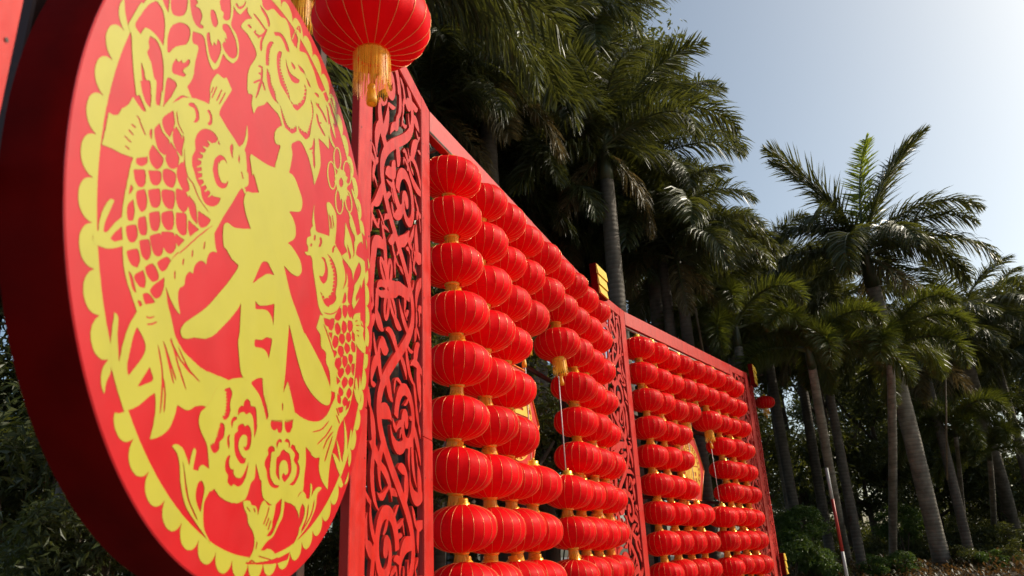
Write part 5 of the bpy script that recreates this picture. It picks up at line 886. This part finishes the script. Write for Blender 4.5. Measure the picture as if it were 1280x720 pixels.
# ------------------------------------------------------------------ gold plaques
def plaque(P, Q, u, z, w, h, label, depth=.09):
    mw = seg_matrix(P, Q); root = bpy.data.objects.new('gold_plaque', None); col.objects.link(root); root.matrix_world = mw @ Matrix.Translation((u, z, .04)); tag(root, label, 'plaque', 'gold plaques')
    pts = [(-w / 2, h / 2), (w / 2, h / 2), (w * .40, -h / 2), (-w * .40, -h / 2)][::-1]
    MB().add([(x, y, 0) for x, y in pts] + [(x, y, depth) for x, y in pts], [(3, 2, 1, 0), (4, 5, 6, 7)] + [(i, (i + 1) % 4, 4 + (i + 1) % 4, 4 + i) for i in range(4)]).build('box', M['drum'], root)
    tz = [h / 2 - .006, h / 2 - h * .36, h / 2 - h * .70, -h / 2 + .004]
    for k in range(3):
        ww = w * (.95 - .09 * k); y1, y0 = tz[k], tz[k + 1] + .008; t1, t0 = depth + .006, depth + .024
        V = [(-ww / 2, y0, depth - .002), (ww / 2, y0, depth - .002), (ww / 2, y1, depth - .002), (-ww / 2, y1, depth - .002), (-ww * .47, y0, t0), (ww * .47, y0, t0), (ww / 2, y1, t1), (-ww / 2, y1, t1)]
        MB().add(V, [(4, 5, 6, 7), (0, 4, 7, 3), (1, 2, 6, 5), (0, 1, 5, 4), (3, 7, 6, 2)]).build('gold_tier', M['plaque_gold'], root)
plaque(PC, PD, seg_len(PC, PD) * .42, 5.03, .46, .42, 'tiered gold plaque on a red box at the top between the two bays')
plaque(PG2, PH_, .28, 4.98, .46, .42, 'tiered gold plaque on a red box at the top of the far end')
plaque(PG2, PH_, .52, 1.22, .30, .40, 'lower gold plaque at the foot of the far end')

# ------------------------------------------------------------------ frame behind the round sign
fr_root = seg_root('sign_frame', PL, PA); LL = seg_len(PL, PA); tag(fr_root, 'dark steel frame standing behind the round sign', 'frame')
MB().bevbox(.002, LL - .002, H - .215, H - .002, -.07, 0).build('top_beam', M['paint'], fr_root)
for u in (.25, LL * .5, LL - .12): MB().bevbox(u - .04, u + .04, 0, H - .23, -.26, -.18).build('upright', M['steel'], fr_root)
for z in (.5, 1.45, 2.45, 3.7): MB().bevbox(.02, LL - .02, z, z + .07, -.175, -.11).build('crossbar', M['steel'], fr_root)

# ------------------------------------------------------------------ vegetation meshes
def frond_mesh(seed, L, bend, up, nleaf, lw, ll, ranks, droop, material, width0=.05, tip_curl=0.0):
    """rachis starts at origin heading +X tilted up, arching under its weight"""
    rnd = random.Random(seed); n = 14; pts = []; a = up; p = Vector((0, 0, 0)); side = rnd.uniform(-.15, .15); ya = 0
    for i in range(n + 1):
        pts.append(p.copy()); p = p + Vector((cos(a) * cos(ya), cos(a) * sin(ya), sin(a))) * (L / n); a -= bend / n * (.45 + 1.1 * i / n); ya += side / n
    mb = MB(); mb.tube(pts, [width0 * (1 - .92 * i / n) for i in range(n + 1)], 5, False); nrv = len(mb.F)
    V, F = mb.V, mb.F
    for k in range(nleaf):
        t = .10 + .90 * (k + rnd.random()) / nleaf; f = t * n; i = min(int(f), n - 1); c = pts[i].lerp(pts[i + 1], f - i); d = (pts[i + 1] - pts[i]).normalized()
        s = -1 if k % 2 else 1; lat = Vector((-d.y, d.x, 0)); lat = lat.normalized() if lat.length > .01 else Vector((0, 1, 0)); nrm = lat.cross(d) * -1
        if nrm.z < 0: nrm = -nrm
        rk = rnd.uniform(-1, 1) * ranks; fw = rnd.uniform(.45, .8) + .5 * t * t
        dr = (lat * s * cos(rk) + nrm * sin(rk) + d * fw).normalized()
        ln = ll * (.55 + .6 * sin(pi * min(1, t * .9 + .12)) ** .8) * rnd.uniform(.85, 1.1) * (1 if t < .88 else 1 - (t - .88) * 4.5)
        w = lw * rnd.uniform(.8, 1.15); wv = dr.cross(nrm); wv = wv.normalized() if wv.length > .01 else d
        tw = rnd.uniform(-1.3, 1.3); wv = (wv * cos(tw) + nrm * sin(tw)).normalized(); b = len(V); q = c.copy(); dv = dr.copy(); segs = 4
        for j in range(segs):
            ww = w * (.55, 1.0, .8, .0)[j]
            if j < segs - 1: V += [tuple(q - wv * ww), tuple(q + wv * ww)]
            else: V.append(tuple(q))
            q = q + dv * (ln / (segs - 1)); dv = (dv + Vector((0, 0, -1)) * droop * rnd.uniform(.7, 1.3)).normalized()
        F += [(b, b + 1, b + 3, b + 2), (b + 2, b + 3, b + 5, b + 4), (b + 4, b + 5, b + 6)]
    me = mesh('frond', V, F, material); me.materials.append(M['rachis'])
    idx = [1] * nrv + [0] * (len(F) - nrv); me.polygons.foreach_set('material_index', idx); return me
FRONDS = {
 'upright': [frond_mesh(80 + k, 3.9, .60 + .15 * k, 1.22, 260, .021, .95, .40, .10, M['palm']) for k in range(2)],
 'spear': [frond_mesh(1, 3.4, .40, 1.42, 260, .020, .50, .6, .06, M['palm_young'])],
 'up':   [frond_mesh(10 + k, 3.7, 1.2 + .25 * k, 1.12, 300, .019, .85, .55, .20, M['palm']) for k in range(3)],
 'mid':  [frond_mesh(20 + k, 4.1, 1.7 + .25 * k, .78, 320, .020, .95, .55, .34, M['palm']) for k in range(3)],
 'low':  [frond_mesh(30 + k, 4.2, 1.7 + .25 * k, .35, 320, .020, .95, .6, .50, M['palm']) for k in range(3)],
 'hang': [frond_mesh(40 + k, 4.0, 1.3, -.20, 300, .019, .95, .6, .55, M['palm']) for k in range(2)],
 'dry':  [frond_mesh(50, 3.0, .9, -.75, 200, .016, .70, .7, .6, M['palm_dry'])],
 'fox':  [frond_mesh(60 + k, 2.5, 1.9 + .4 * k, .85, 760, .011, .46, 1.57, .16, M['foxtail']) for k in range(3)],
 'foxlow': [frond_mesh(70 + k, 2.5, 1.7 + .3 * k, .25, 760, .011, .46, 1.57, .16, M['foxtail']) for k in range(2)],
}
rp = random.Random(9)
def palm(crown, base, label, kind='royal', r=.19, n=17, size=1.0, dry=1, spear=False, az0=None, custom=None, f0=0.0, bark='palm_bark', shaft_len=1.25):
    base = Vector(base); crown = Vector(crown); root = empty('palm_tree', base); tag(root, label, 'palm tree', 'palm trees')
    d = crown - base; Hh = d.length; k = 14; pts = []; rad = []
    top = 1 - min(.3, shaft_len * size / Hh)
    for i in range(k + 1):
        t = i / k * top; bulge = Vector((d.y, -d.x, 0)) * .0; p = d * t + Vector((.03 * sin(t * 5 + base.x), .03 * cos(t * 4 + base.y), 0)) * Hh * .08; pts.append(p)
        rad.append(r * (1.28 if t < .02 else 1.0 + .12 * sin(t * 3.0) - .22 * t + .18 * max(0, .12 - t) / .12))
    MB().tube(pts, rad, 14).build('trunk', M[bark], root, True)
    sp = [pts[-1] - (d.normalized() * .02), pts[-1].lerp(d, .35), pts[-1].lerp(d, .8), d.copy()]
    MB().tube(sp, [rad[-1] * 1.06, rad[-1] * .98, rad[-1] * .66, rad[-1] * .5], 12).build('crownshaft', M['shaft'] if kind == 'royal' else M['shaft'], root, True)
    ax = d.normalized(); a0 = rp.uniform(0, 6.28) if az0 is None else az0
    for i in range(n):
        f = f0 + (1 - f0) * i / (n - 1)
        if kind == 'royal': fam = 'up' if f < .28 else 'mid' if f < .58 else 'low' if f < .86 else 'hang'
        else: fam = 'fox' if f < .6 else 'foxlow'
        if i >= n - dry: fam = 'dry'
        me = rp.choice(FRONDS[fam]); o = link('frond', me, root, d - ax * (.05 + .18 * f))
        o.rotation_euler = (rp.uniform(-.35, .35), rp.uniform(-.12, .12), a0 + i * 2.399963 + rp.uniform(-.2, .2)); s = size * rp.uniform(.86, 1.12); o.scale = (s, s * rp.choice((-1, 1)), s)
    for fam, az, s, tilt in (custom or []):
        o = link('frond', rp.choice(FRONDS[fam]), root, d); o.rotation_euler = (tilt, 0, az); o.scale = (s, s, s)
    if spear:
        o = link('frond', FRONDS['spear'][0], root, d); o.rotation_euler = (0, 0, .5); o.scale = (1.12, 1.12, 1.12); o['label'] = 'yellow-green young spear frond'
    return root
palm((-0.287, 12.707, 10.643), (-0.287, 12.707, -0.05), 'tall palm whose ringed trunk rises behind the near lantern beam', r=.17,n=20,size=.82,dry=3)
palm((2.062, 14.063, 9.813), (2.062, 14.063, -0.05), 'tall palm with a sunlit trunk above the gap between the lantern bays', r=.17,n=20,size=.76,dry=2)
palm((1.965, 19.713, 11.833), (1.965, 19.713, -0.05), 'palm with a thin dark trunk just left of the nearer gold plaque', r=.17,n=18,size=.9,dry=2)
palm((-1.463, 8.309, 9.581), (-1.463, 8.309, -0.05), 'palm drooping over the large fringed lantern', r=.17,n=18,size=.8,dry=1)
palm((-2.267, 7.57, 8.674), (-2.267, 7.57, -0.05), 'palm behind the upper right rim of the round sign', r=.16,n=18,size=.8,dry=0)
palm((0.47, 15.759, 14.003), (0.47, 15.759, -0.05), 'palm crown at the top edge left of centre', r=.18,n=18,size=.85,dry=1)
palm((2.392, 16.655, 14.47), (2.392, 16.655, -0.05), 'palm crown at the top edge against the sky', r=.18,n=18,size=.8,dry=0)
palm((3.368, 16.883, 10.836), (3.368, 16.883, -0.05), 'palm with fronds reaching right into the open sky', r=.17,n=18,size=.72,dry=0)
palm((6.124, 23.703, 9.558), (6.124, 23.703, -0.05), 'smaller palm crown low in the gap left of the pale sky', r=.16,n=18,size=.75,dry=1)
palm((9.35, 18.659, 8.823), (11.541, 22.439, 0.68), 'tall palm with a leaning grey trunk and an upright yellow young frond', r=.215,bark="pale_bark",n=15,f0=.5,size=.78,dry=2,spear=True,custom=[("upright",.12,1.0,0),("upright",3.05,1.0,0),("upright",-.4,.9,.2),("mid",.15,.64,0),("mid",3.3,.64,0),("upright",2.7,.9,-.2),("mid",-.5,.78,0),("low",.1,.78,0),("mid",2.9,.8,0)])
palm((14.133, 23.356, 7.547), (19.661, 32.118, 0.797), 'palm with a stout trunk at the right edge of the garden', bark="pale_bark",r=.23,n=18,size=.85,dry=1)
palm((9.811, 25.842, 9.51), (9.811, 25.842, -0.05), 'palm crown left of the tall leaning palm against the sky', r=.16,n=18,size=.9,dry=0)
palm((17.531, 27.216, 8.631), (17.531, 27.216, -0.05), 'distant palm crown at the far right skyline', r=.16,n=18,size=.85,dry=0)
palm((16.967, 24.365, 7.693), (16.967, 24.365, -0.05), 'palm crown cut by the right picture edge', r=.16,n=16,size=.8,dry=0)
palm((1.803, 20.691, 15.056), (1.803, 20.691, -0.05), 'palm deep in shade behind the tall left palms', r=.17,n=18,size=.9,dry=1)
palm((3.832, 16.275, 8.065), (3.832, 16.275, -0.05), 'low palm with hanging fronds above the near end of the farther beam', r=.14,n=17,size=.62,dry=2)
palm((1.067, 16.829, 9.493), (1.067, 16.829, -0.05), 'low shaded palm above the middle of the nearer beam', r=.14,n=17,size=.68,dry=2)
palm((-1.29, 14.977, 10.229), (-1.29, 14.977, -0.05), 'low shaded palm above the near end of the nearer beam', r=.14,n=17,size=.65,dry=1)
palm((3.642, 20.919, 11.423), (3.642, 20.919, -0.05), 'shaded palm behind the sunlit trunk', r=.15,n=17,size=.8,dry=1)
palm((6.431, 21.861, 8.77), (6.431, 21.861, -0.05), 'shaded palm above the far end of the farther beam', r=.14,n=17,size=.72,dry=1)
palm((-0.619, 14.751, 9.37), (-0.619, 14.751, -0.05), 'shaded palm with hanging fronds just above the near third of the beam', r=.13,n=22,f0=.35,size=.68,dry=2)
palm((0.365, 15.365, 9.136), (0.365, 15.365, -0.05), 'shaded palm with hanging fronds above the middle of the nearer beam', r=.13,n=22,f0=.35,size=.68,dry=3)
palm((1.976, 17.995, 9.2), (1.976, 17.995, -0.05), 'shaded palm with hanging fronds beside the nearer gold plaque', r=.13,n=20,f0=.35,size=.66,dry=2)
palm((3.531, 16.542, 8.807), (3.531, 16.542, -0.05), 'shaded palm with hanging fronds right of the sunlit trunk', r=.13,n=22,f0=.3,size=.72,dry=2)
palm((-1.309, 11.982, 9.696), (-1.309, 11.982, -0.05), 'shaded palm with hanging fronds behind the first carved screen', r=.13,n=22,f0=.3,size=.72,dry=1)
palm((-2.5130000000000003, 4.6, 6.6), (-2.563, 4.55, 0.0), 'palm trunk standing behind the lower left of the round sign', r=.17,n=12,size=.7,dry=0,bark="bark2")
palm((7.755, 22.615, 9.634), (7.755, 22.615, -0.05), 'feathery palm crown in the dip of sky left of the tall right palm', r=.14,n=18,size=.78,dry=1)
palm((8.991, 21.668, 7.818), (8.991, 21.668, -0.05), 'feathery palm crown just left below the tall right palm', r=.13,n=18,size=.72,dry=2)
palm((12.316, 22.444, 7.126), (12.316, 22.444, -0.05), 'feathery palm crown just right below the tall right palm', r=.13,n=18,size=.72,dry=2)
palm((-1.276, 19.076, 13.628), (-1.276, 19.076, -0.05), 'palm deep in shade behind the first carved screen', r=.17,n=18,size=.9,dry=1)
palm((6.745, 17.035, 5.923), (9.366, 23.494, 0.803), 'bushy foxtail palm right of the far lantern with an upright trunk', kind='fox',dry=0,bark='pale_bark',shaft_len=.7,r=.12,n=11,size=1.0)
palm((8.921, 17.522, 6.047), (10.965, 24.187, 0.72), 'bushy foxtail palm in front of the leaning trunk', kind='fox',dry=0,bark='pale_bark',shaft_len=.7,r=.11,n=11,size=1.0)
palm((5.107, 16.823, 6.522), (5.107, 16.823, -0.05), 'bright green foxtail palm above the farther lantern bay', kind='fox',dry=0,bark='pale_bark',shaft_len=.7,r=.11,n=9,size=.9)
palm((12.646, 22.262, 4.65), (16.151, 29.489, 0.729), 'foxtail palm with twin thin stem right of the leaning trunk', kind='fox',dry=0,bark='pale_bark',shaft_len=.7,r=.07,n=10,size=.85)
palm((14.255, 23.535, 4.052), (17.205, 29.619, 0.681), 'small foxtail palm low at the right', kind='fox',dry=0,bark='pale_bark',shaft_len=.7,r=.09,n=9,size=.85)
palm((7.983, 23.682, 6.628), (7.983, 23.682, -0.05), 'shaded foxtail palm behind the far end of the screen wall', kind='fox',dry=0,bark='pale_bark',shaft_len=.7,r=.10,n=10,size=1.0)

def leaf_cloud(name, seed, n, R, ls, material, clumps, flat=.8, pointy=.35):
    rnd = random.Random(seed); V = []; F = []; cl = []
    for _ in range(clumps):
        while True:
            p = Vector((rnd.uniform(-1, 1), rnd.uniform(-1, 1), rnd.uniform(-1, 1)))
            if .35 < p.length < 1: break
        cl.append((p * R * .82, R * rnd.uniform(.20, .42)))
    for k in range(n):
        c, cr = rnd.choice(cl); p = Vector((rnd.gauss(0, 1), rnd.gauss(0, 1), rnd.gauss(0, 1))).normalized() * cr * (rnd.random() ** .4); p = c + p; p.z *= flat
        out = (p.normalized() * .6 + Vector((rnd.gauss(0, .6), rnd.gauss(0, .6), rnd.gauss(.35, .5)))).normalized()
        ax = Vector((rnd.gauss(0, 1), rnd.gauss(0, 1), rnd.gauss(-.5, .6))); ax = (ax - out * ax.dot(out)).normalized(); sd = out.cross(ax); l = ls * rnd.uniform(.6, 1.25); w = l * pointy
        b = len(V); V += [tuple(p), tuple(p + ax * l * .5 + sd * w * .5 + out * l * .06), tuple(p + ax * l - out * l * .10), tuple(p + ax * l * .5 - sd * w * .5 + out * l * .06)]
        F += [(b, b + 1, b + 2), (b, b + 2, b + 3)]
    return mesh(name, V, F, material)
CROWNS = [leaf_cloud('crown', 100 + k, 8500, 1.0, .085, M['broad'], 34) for k in range(3)]
BUSHES = [leaf_cloud('foliage', 120 + k, 4200, 1.0, .15, M['shrub'], 22, .8, .34) for k in range(2)]
DBUSH = [leaf_cloud('foliage', 130 + k, 5000, 1.0, .13, M['broad'], 24, .85, .30) for k in range(2)]
rb = random.Random(21)
def broad_tree(x, y, zc, R, label):
    z0 = bed_z(x, y); root = empty('broadleaf_tree', (x, y, z0)); tag(root, label, 'tree', 'broadleaf trees')
    h = zc - z0; mb = MB(); mb.tube([(0, 0, -.1), (.05, .03, h * .4), (-.04, .05, h * .8), (0, 0, h)], [.16, .13, .10, .05], 8)
    for k in range(4):
        a = k * 1.7; mb.tube([(0, 0, h * (.45 + .1 * k)), (R * .35 * cos(a), R * .35 * sin(a), h * (.6 + .1 * k)), (R * .6 * cos(a), R * .6 * sin(a), h * (.75 + .1 * k))], [.07, .05, .02], 6)
    mb.build('trunk', M['bark2'], root, True)
    c = link('crown', rb.choice(CROWNS), root, (0, 0, h)); c.scale = (R, R, R * rb.uniform(.8, 1.05)); c.rotation_euler = (0, 0, rb.uniform(0, 6))
def shrub(x, y, zc, R, label, lib=BUSHES):
    z0 = bed_z(x, y); root = empty('shrub', (x, y, z0)); tag(root, label, 'shrub', 'shrubs'); mb = MB(); h = max(.15, zc - z0)
    for k in range(5):
        a = k * 1.3; mb.tube([(0, 0, -.05), (.2 * R * cos(a), .2 * R * sin(a), h * .6), (.45 * R * cos(a), .45 * R * sin(a), h * 1.1)], [.02, .015, .006], 5)
    mb.build('stems', M['bark2'], root, True)
    c = link('foliage', rb.choice(lib), root, (0, 0, h)); c.scale = (R, R, R * rb.uniform(.8, 1.05)); c.rotation_euler = (0, 0, rb.uniform(0, 6))
broad_tree(-3.308, 17.112, 10.191, 2.6, 'dark leafy tree behind the first carved screen')
broad_tree(-1.744, 19.54, 9.331, 2.8, 'dark leafy tree behind the near end of the first bay')
broad_tree(0.0, 20.733, 8.957, 2.8, 'dark leafy tree behind the middle of the first bay')
broad_tree(1.937, 24.903, 12.159, 3.2, 'dark leafy tree left of the nearer gold plaque')
broad_tree(4.482, 26.162, 11.599, 2.6, 'dark leafy tree above the second carved screen')
broad_tree(5.705, 25.055, 8.738, 2.4, 'glossy leafy tree above the near end of the second beam')
broad_tree(8.122, 29.254, 8.868, 2.8, 'dark leafy tree above the far end of the second beam')
broad_tree(10.758, 30.784, 10.536, 2.8, 'dark leafy tree behind the lone far lantern')
broad_tree(12.309, 30.402, 8.623, 2.8, 'dark leafy tree left of the leaning trunk')
broad_tree(15.146, 32.747, 7.995, 3.0, 'dark leafy tree behind the leaning trunk')
broad_tree(18.155, 33.539, 8.752, 3.0, 'dark leafy tree right of the leaning trunk')
broad_tree(19.68, 32.82, 7.79, 3.0, 'dark leafy tree behind the right foxtail palms')
broad_tree(21.13, 31.745, 7.829, 3.0, 'dark leafy tree at the right picture edge')
broad_tree(11.08, 30.789, 4.541, 2.8, 'low leafy tree in shade behind the striped pole')
broad_tree(14.039, 32.077, 3.902, 2.6, 'low leafy tree in shade behind the foxtail trunks')
broad_tree(17.214, 33.042, 4.172, 2.8, 'low leafy tree in shade right of the leaning trunk')
broad_tree(19.281, 32.161, 3.664, 2.8, 'low leafy tree in shade at the right')
broad_tree(8.001, 27.487, 4.875, 2.4, 'leafy tree in shade behind the far end of the second bay')
broad_tree(5.056, 25.236, 5.238, 2.4, 'leafy tree seen through the second bay')
broad_tree(2.146, 22.015, 5.345, 2.4, 'leafy tree seen through the far side of the first bay')
broad_tree(-0.163, 19.98, 5.101, 2.4, 'leafy tree seen through the middle of the first bay')
broad_tree(-1.65, 17.83, 5.178, 2.2, 'leafy tree seen through the near side of the first bay')
broad_tree(-5.966, 8.194, 5.419, 1.8, 'leafy tree at the far left behind the round sign')
broad_tree(-4.969, 7.913, 3.223, 1.4, 'low leafy tree at the far left under the round sign')
broad_tree(13.316, 39.796, 3.081, 3.0, 'distant leafy tree behind the far lantern')
broad_tree(18.978, 39.823, 5.994, 3.4, 'distant leafy tree far behind the leaning trunk')
broad_tree(22.765, 41.465, 4.36, 3.4, 'distant leafy tree far right')
broad_tree(17.009, 40.238, 7.816, 3.2, 'distant leafy tree far left of the leaning trunk')
broad_tree(25.643, 39.456, 4.039, 3.2, 'distant leafy tree beyond the right edge')
broad_tree(10.455, 34.067, 1.284, 2.2, 'dense dark hedge tree behind the foot of the far screen')
broad_tree(13.398, 35.174, 1.2, 2.4, 'dense dark hedge tree behind the striped pole')
broad_tree(16.5, 36.283, 1.2, 2.4, 'dense dark hedge tree left behind the leaning trunk')
broad_tree(19.375, 36.329, 1.2, 2.4, 'dense dark hedge tree right behind the leaning trunk')
broad_tree(21.421, 35.303, 1.2, 2.4, 'dense dark hedge tree at the lower right corner')
broad_tree(-1.612, 8.826, 5.135, 1.7, 'dark leafy tree close behind the first carved screen')
broad_tree(-1.498, 9.906, 2.988, 1.5, 'low leafy tree close behind the first carved screen')
broad_tree(-0.527, 10.787, 4.094, 1.7, 'leafy tree close behind the nearer lanterns')
broad_tree(0.417, 13.179, 3.333, 1.6, 'low leafy tree close behind the nearer medallion')
broad_tree(3.521, 17.789, 3.798, 1.7, 'low leafy tree close behind the farther lanterns')
broad_tree(-3.136, 13.342, 5.865, 2.0, 'leafy tree behind the right rim of the round sign')
broad_tree(-4.276, 10.985, 6.526, 2.0, 'leafy tree hidden behind the round sign')
broad_tree(-5.386, 9.302, 5.288, 1.8, 'leafy tree left behind the round sign')
broad_tree(4.202, 25.577, 19.23, 3.4, 'tall leafy tree far behind the sunlit palm trunk')
broad_tree(-0.165, 23.409, 19.358, 3.6, 'tall leafy tree far behind the ringed palm')
broad_tree(-2.424, 20.028, 16.925, 3.2, 'tall leafy tree far behind the fringed lantern')
broad_tree(1.891, 27.488, 16.834, 3.2, 'tall leafy tree far behind the thin dark trunk')
shrub(6.436, 19.701, 1.4, 0.75, 'bright green leafy shrub at the foot of the far screen', BUSHES)
shrub(7.23, 20.532, 2.05, 0.7, 'taller green leafy shrub beside the far screen', BUSHES)
shrub(7.221, 20.132, 1.084, 0.6, 'small green shrub left of the striped pole', BUSHES)
shrub(12.441, 26.374, 2.033, 0.9, 'yellow-green shrub left of the leaning trunk', BUSHES)
shrub(11.139, 25.603, 1.213, 0.7, 'low shrub between the foxtail trunks', DBUSH)
shrub(14.115, 28.734, 1.363, 1.1, 'dark shrub behind the leaning trunk', DBUSH)
shrub(15.379, 27.698, 1.291, 1.2, 'dark shrub right of the leaning trunk', DBUSH)
shrub(15.458, 25.63, 1.137, 1.1, 'dark shrub at the right picture edge', DBUSH)
shrub(10.831, 27.717, 1.237, 1.1, 'dark shrub behind the striped pole', DBUSH)
shrub(8.932, 20.911, 0.98, 0.45, 'low green shrub under the foxtail palm', BUSHES)
shrub(9.966, 21.446, 0.967, 0.5, 'low green shrub just left of the leaning trunk', BUSHES)
shrub(11.888, 21.98, 0.957, 0.55, 'low green shrub right of the leaning trunk', DBUSH)
shrub(12.336, 21.47, 0.9, 0.5, 'small leafy shrub in the ground cover', BUSHES)
shrub(13.016, 21.453, 0.949, 0.6, 'low shrub in the lower right corner', DBUSH)
shrub(7.697, 20.373, 1.003, 0.45, 'small shrub at the foot of the striped pole', DBUSH)
shrub(-2.524, 4.499, 1.779, 0.5, 'small dark shrub below the left rim of the round sign', DBUSH)
shrub(-3.814, 6.331, 2.299, 1.0, 'glossy dark shrub under the left side of the round sign', DBUSH)
shrub(-4.982, 7.732, 2.237, 1.1, 'dark shrub at the lower left corner', DBUSH)
shrub(-3.88, 7.279, 2.02, 0.9, 'dark shrub below the round sign', DBUSH)
shrub(-2.434, 9.495, 1.755, 0.8, 'dark shrub behind the foot of the first carved screen', DBUSH)
shrub(-2.085, 11.782, 2.785, 1.1, 'dark shrub seen through the first carved screen', DBUSH)
shrub(-1.284, 13.52, 2.371, 1.2, 'dark shrub seen under the near lanterns', DBUSH)
shrub(0.634, 16.563, 2.769, 1.2, 'dark shrub seen beside the nearer medallion', DBUSH)
shrub(5.049, 21.807, 2.942, 1.3, 'dark shrub seen beside the farther medallion', DBUSH)
shrub(-0.485, 15.298, 3.344, 1.2, 'dark shrub behind the nearer medallion', DBUSH)
broad_tree(25.71, 30.64, 6.0, 5.2, 'broad tree added out of view to block low sky, first beyond the right edge')  # unseen row of trees, added to darken what the round sign reflects
broad_tree(29.25, 27.28, 6.0, 5.2, 'broad tree added out of view to block low sky, second beyond the right edge')
broad_tree(32.36, 23.51, 6.0, 5.2, 'broad tree added out of view to block low sky, third beyond the right edge')
broad_tree(34.98, 19.39, 6.0, 5.2, 'broad tree added out of view to block low sky, fourth beyond the right edge')
broad_tree(37.34, 14.33, 6.0, 5.2, 'broad tree added out of view to block low sky, fifth beyond the right edge')
broad_tree(38.97, 9.0, 6.0, 5.2, 'broad tree added out of view to block low sky, sixth beyond the right edge')
broad_tree(39.85, 3.49, 6.0, 5.2, 'broad tree added out of view to block low sky, seventh beyond the right edge')
broad_tree(39.95, -2.09, 6.0, 5.2, 'broad tree added out of view to block low sky, eighth beyond the right edge')
broad_tree(39.27, -7.63, 6.0, 5.2, 'broad tree added out of view to block low sky, ninth beyond the right edge')

# low russet groundcover over the bed on the right
rg = random.Random(31); V = []; F = []
for k in range(15000):
    x = rg.uniform(5.2, 24); y = float(np.interp(x, bx, byy)) + .25 + 6.5 * rg.random() ** 1.3; z = bed_z(x, y) + .02
    for j in range(1):
        a = rg.uniform(0, 6.28); l = rg.uniform(.10, .20); t = rg.uniform(.35, 1.2); w = l * .22; dx, dy = cos(a), sin(a); hz = rg.uniform(0, .10 + .30 * max(0, sin(x * 2.3 + 1.7 * sin(y * 1.9)) * sin(y * 2.7 + x)))
        b = len(V); V += [(x, y, z + hz), (x + dx * l * .5 * cos(t) - dy * w, y + dy * l * .5 * cos(t) + dx * w, z + hz + l * .5 * sin(t)), (x + dx * l * cos(t), y + dy * l * cos(t), z + hz + l * sin(t) * .8), (x + dx * l * .5 * cos(t) + dy * w, y + dy * l * .5 * cos(t) - dx * w, z + hz + l * .5 * sin(t))]
        F += [(b, b + 1, b + 2, b + 3)]
tag(link('groundcover', mesh('groundcover', V, F, M['groundcover'])), 'low russet ground cover plants under the palms', 'plants', kind='stuff')

# ------------------------------------------------------------------ poles
def pole(pts, r, m, label, cat='pole', name='thin_pole'): return tag(MB().tube(pts, r, 8).build(name, M[m], None, True), label, cat)
pole([(4.093, 16.238, 6.675), (4.34, 16.95, 5.266)], 0.03, 'bamboo', 'thin bamboo pole above the middle of the farther beam')
pole([(5.296, 17.4, 6.391), (5.584, 18.145, 4.889)], 0.035, 'bamboo', 'thin bamboo pole left of the far gold plaque')
pole([(9.474, 20.652, 9.187), (9.225, 21.739, 6.123)], 0.02, 'bamboo', 'long thin cane left of the tall leaning palm')
pole([(11.913, 20.801, 5.776), (11.819, 21.767, 3.055)], 0.022, 'bamboo', 'thin cane right of the leaning trunk')
sp = empty('striped_pole', (7.203, 18.281, 0.916)); tag(sp, 'white pole with a red band standing right of the far screen', 'pole')
MB().tube([(-0.134, -0.28, 2.284), (-0.094, -0.196, 1.599)], .036, 10).build('band', M['white'], sp, True)
MB().tube([(-0.094, -0.196, 1.599), (-0.027, -0.056, 0.457)], .036, 10).build('band', M['red_band'], sp, True)
MB().tube([(-0.027, -0.056, 0.457), (0.0, 0.0, -0.3)], .036, 10).build('band', M['white'], sp, True)
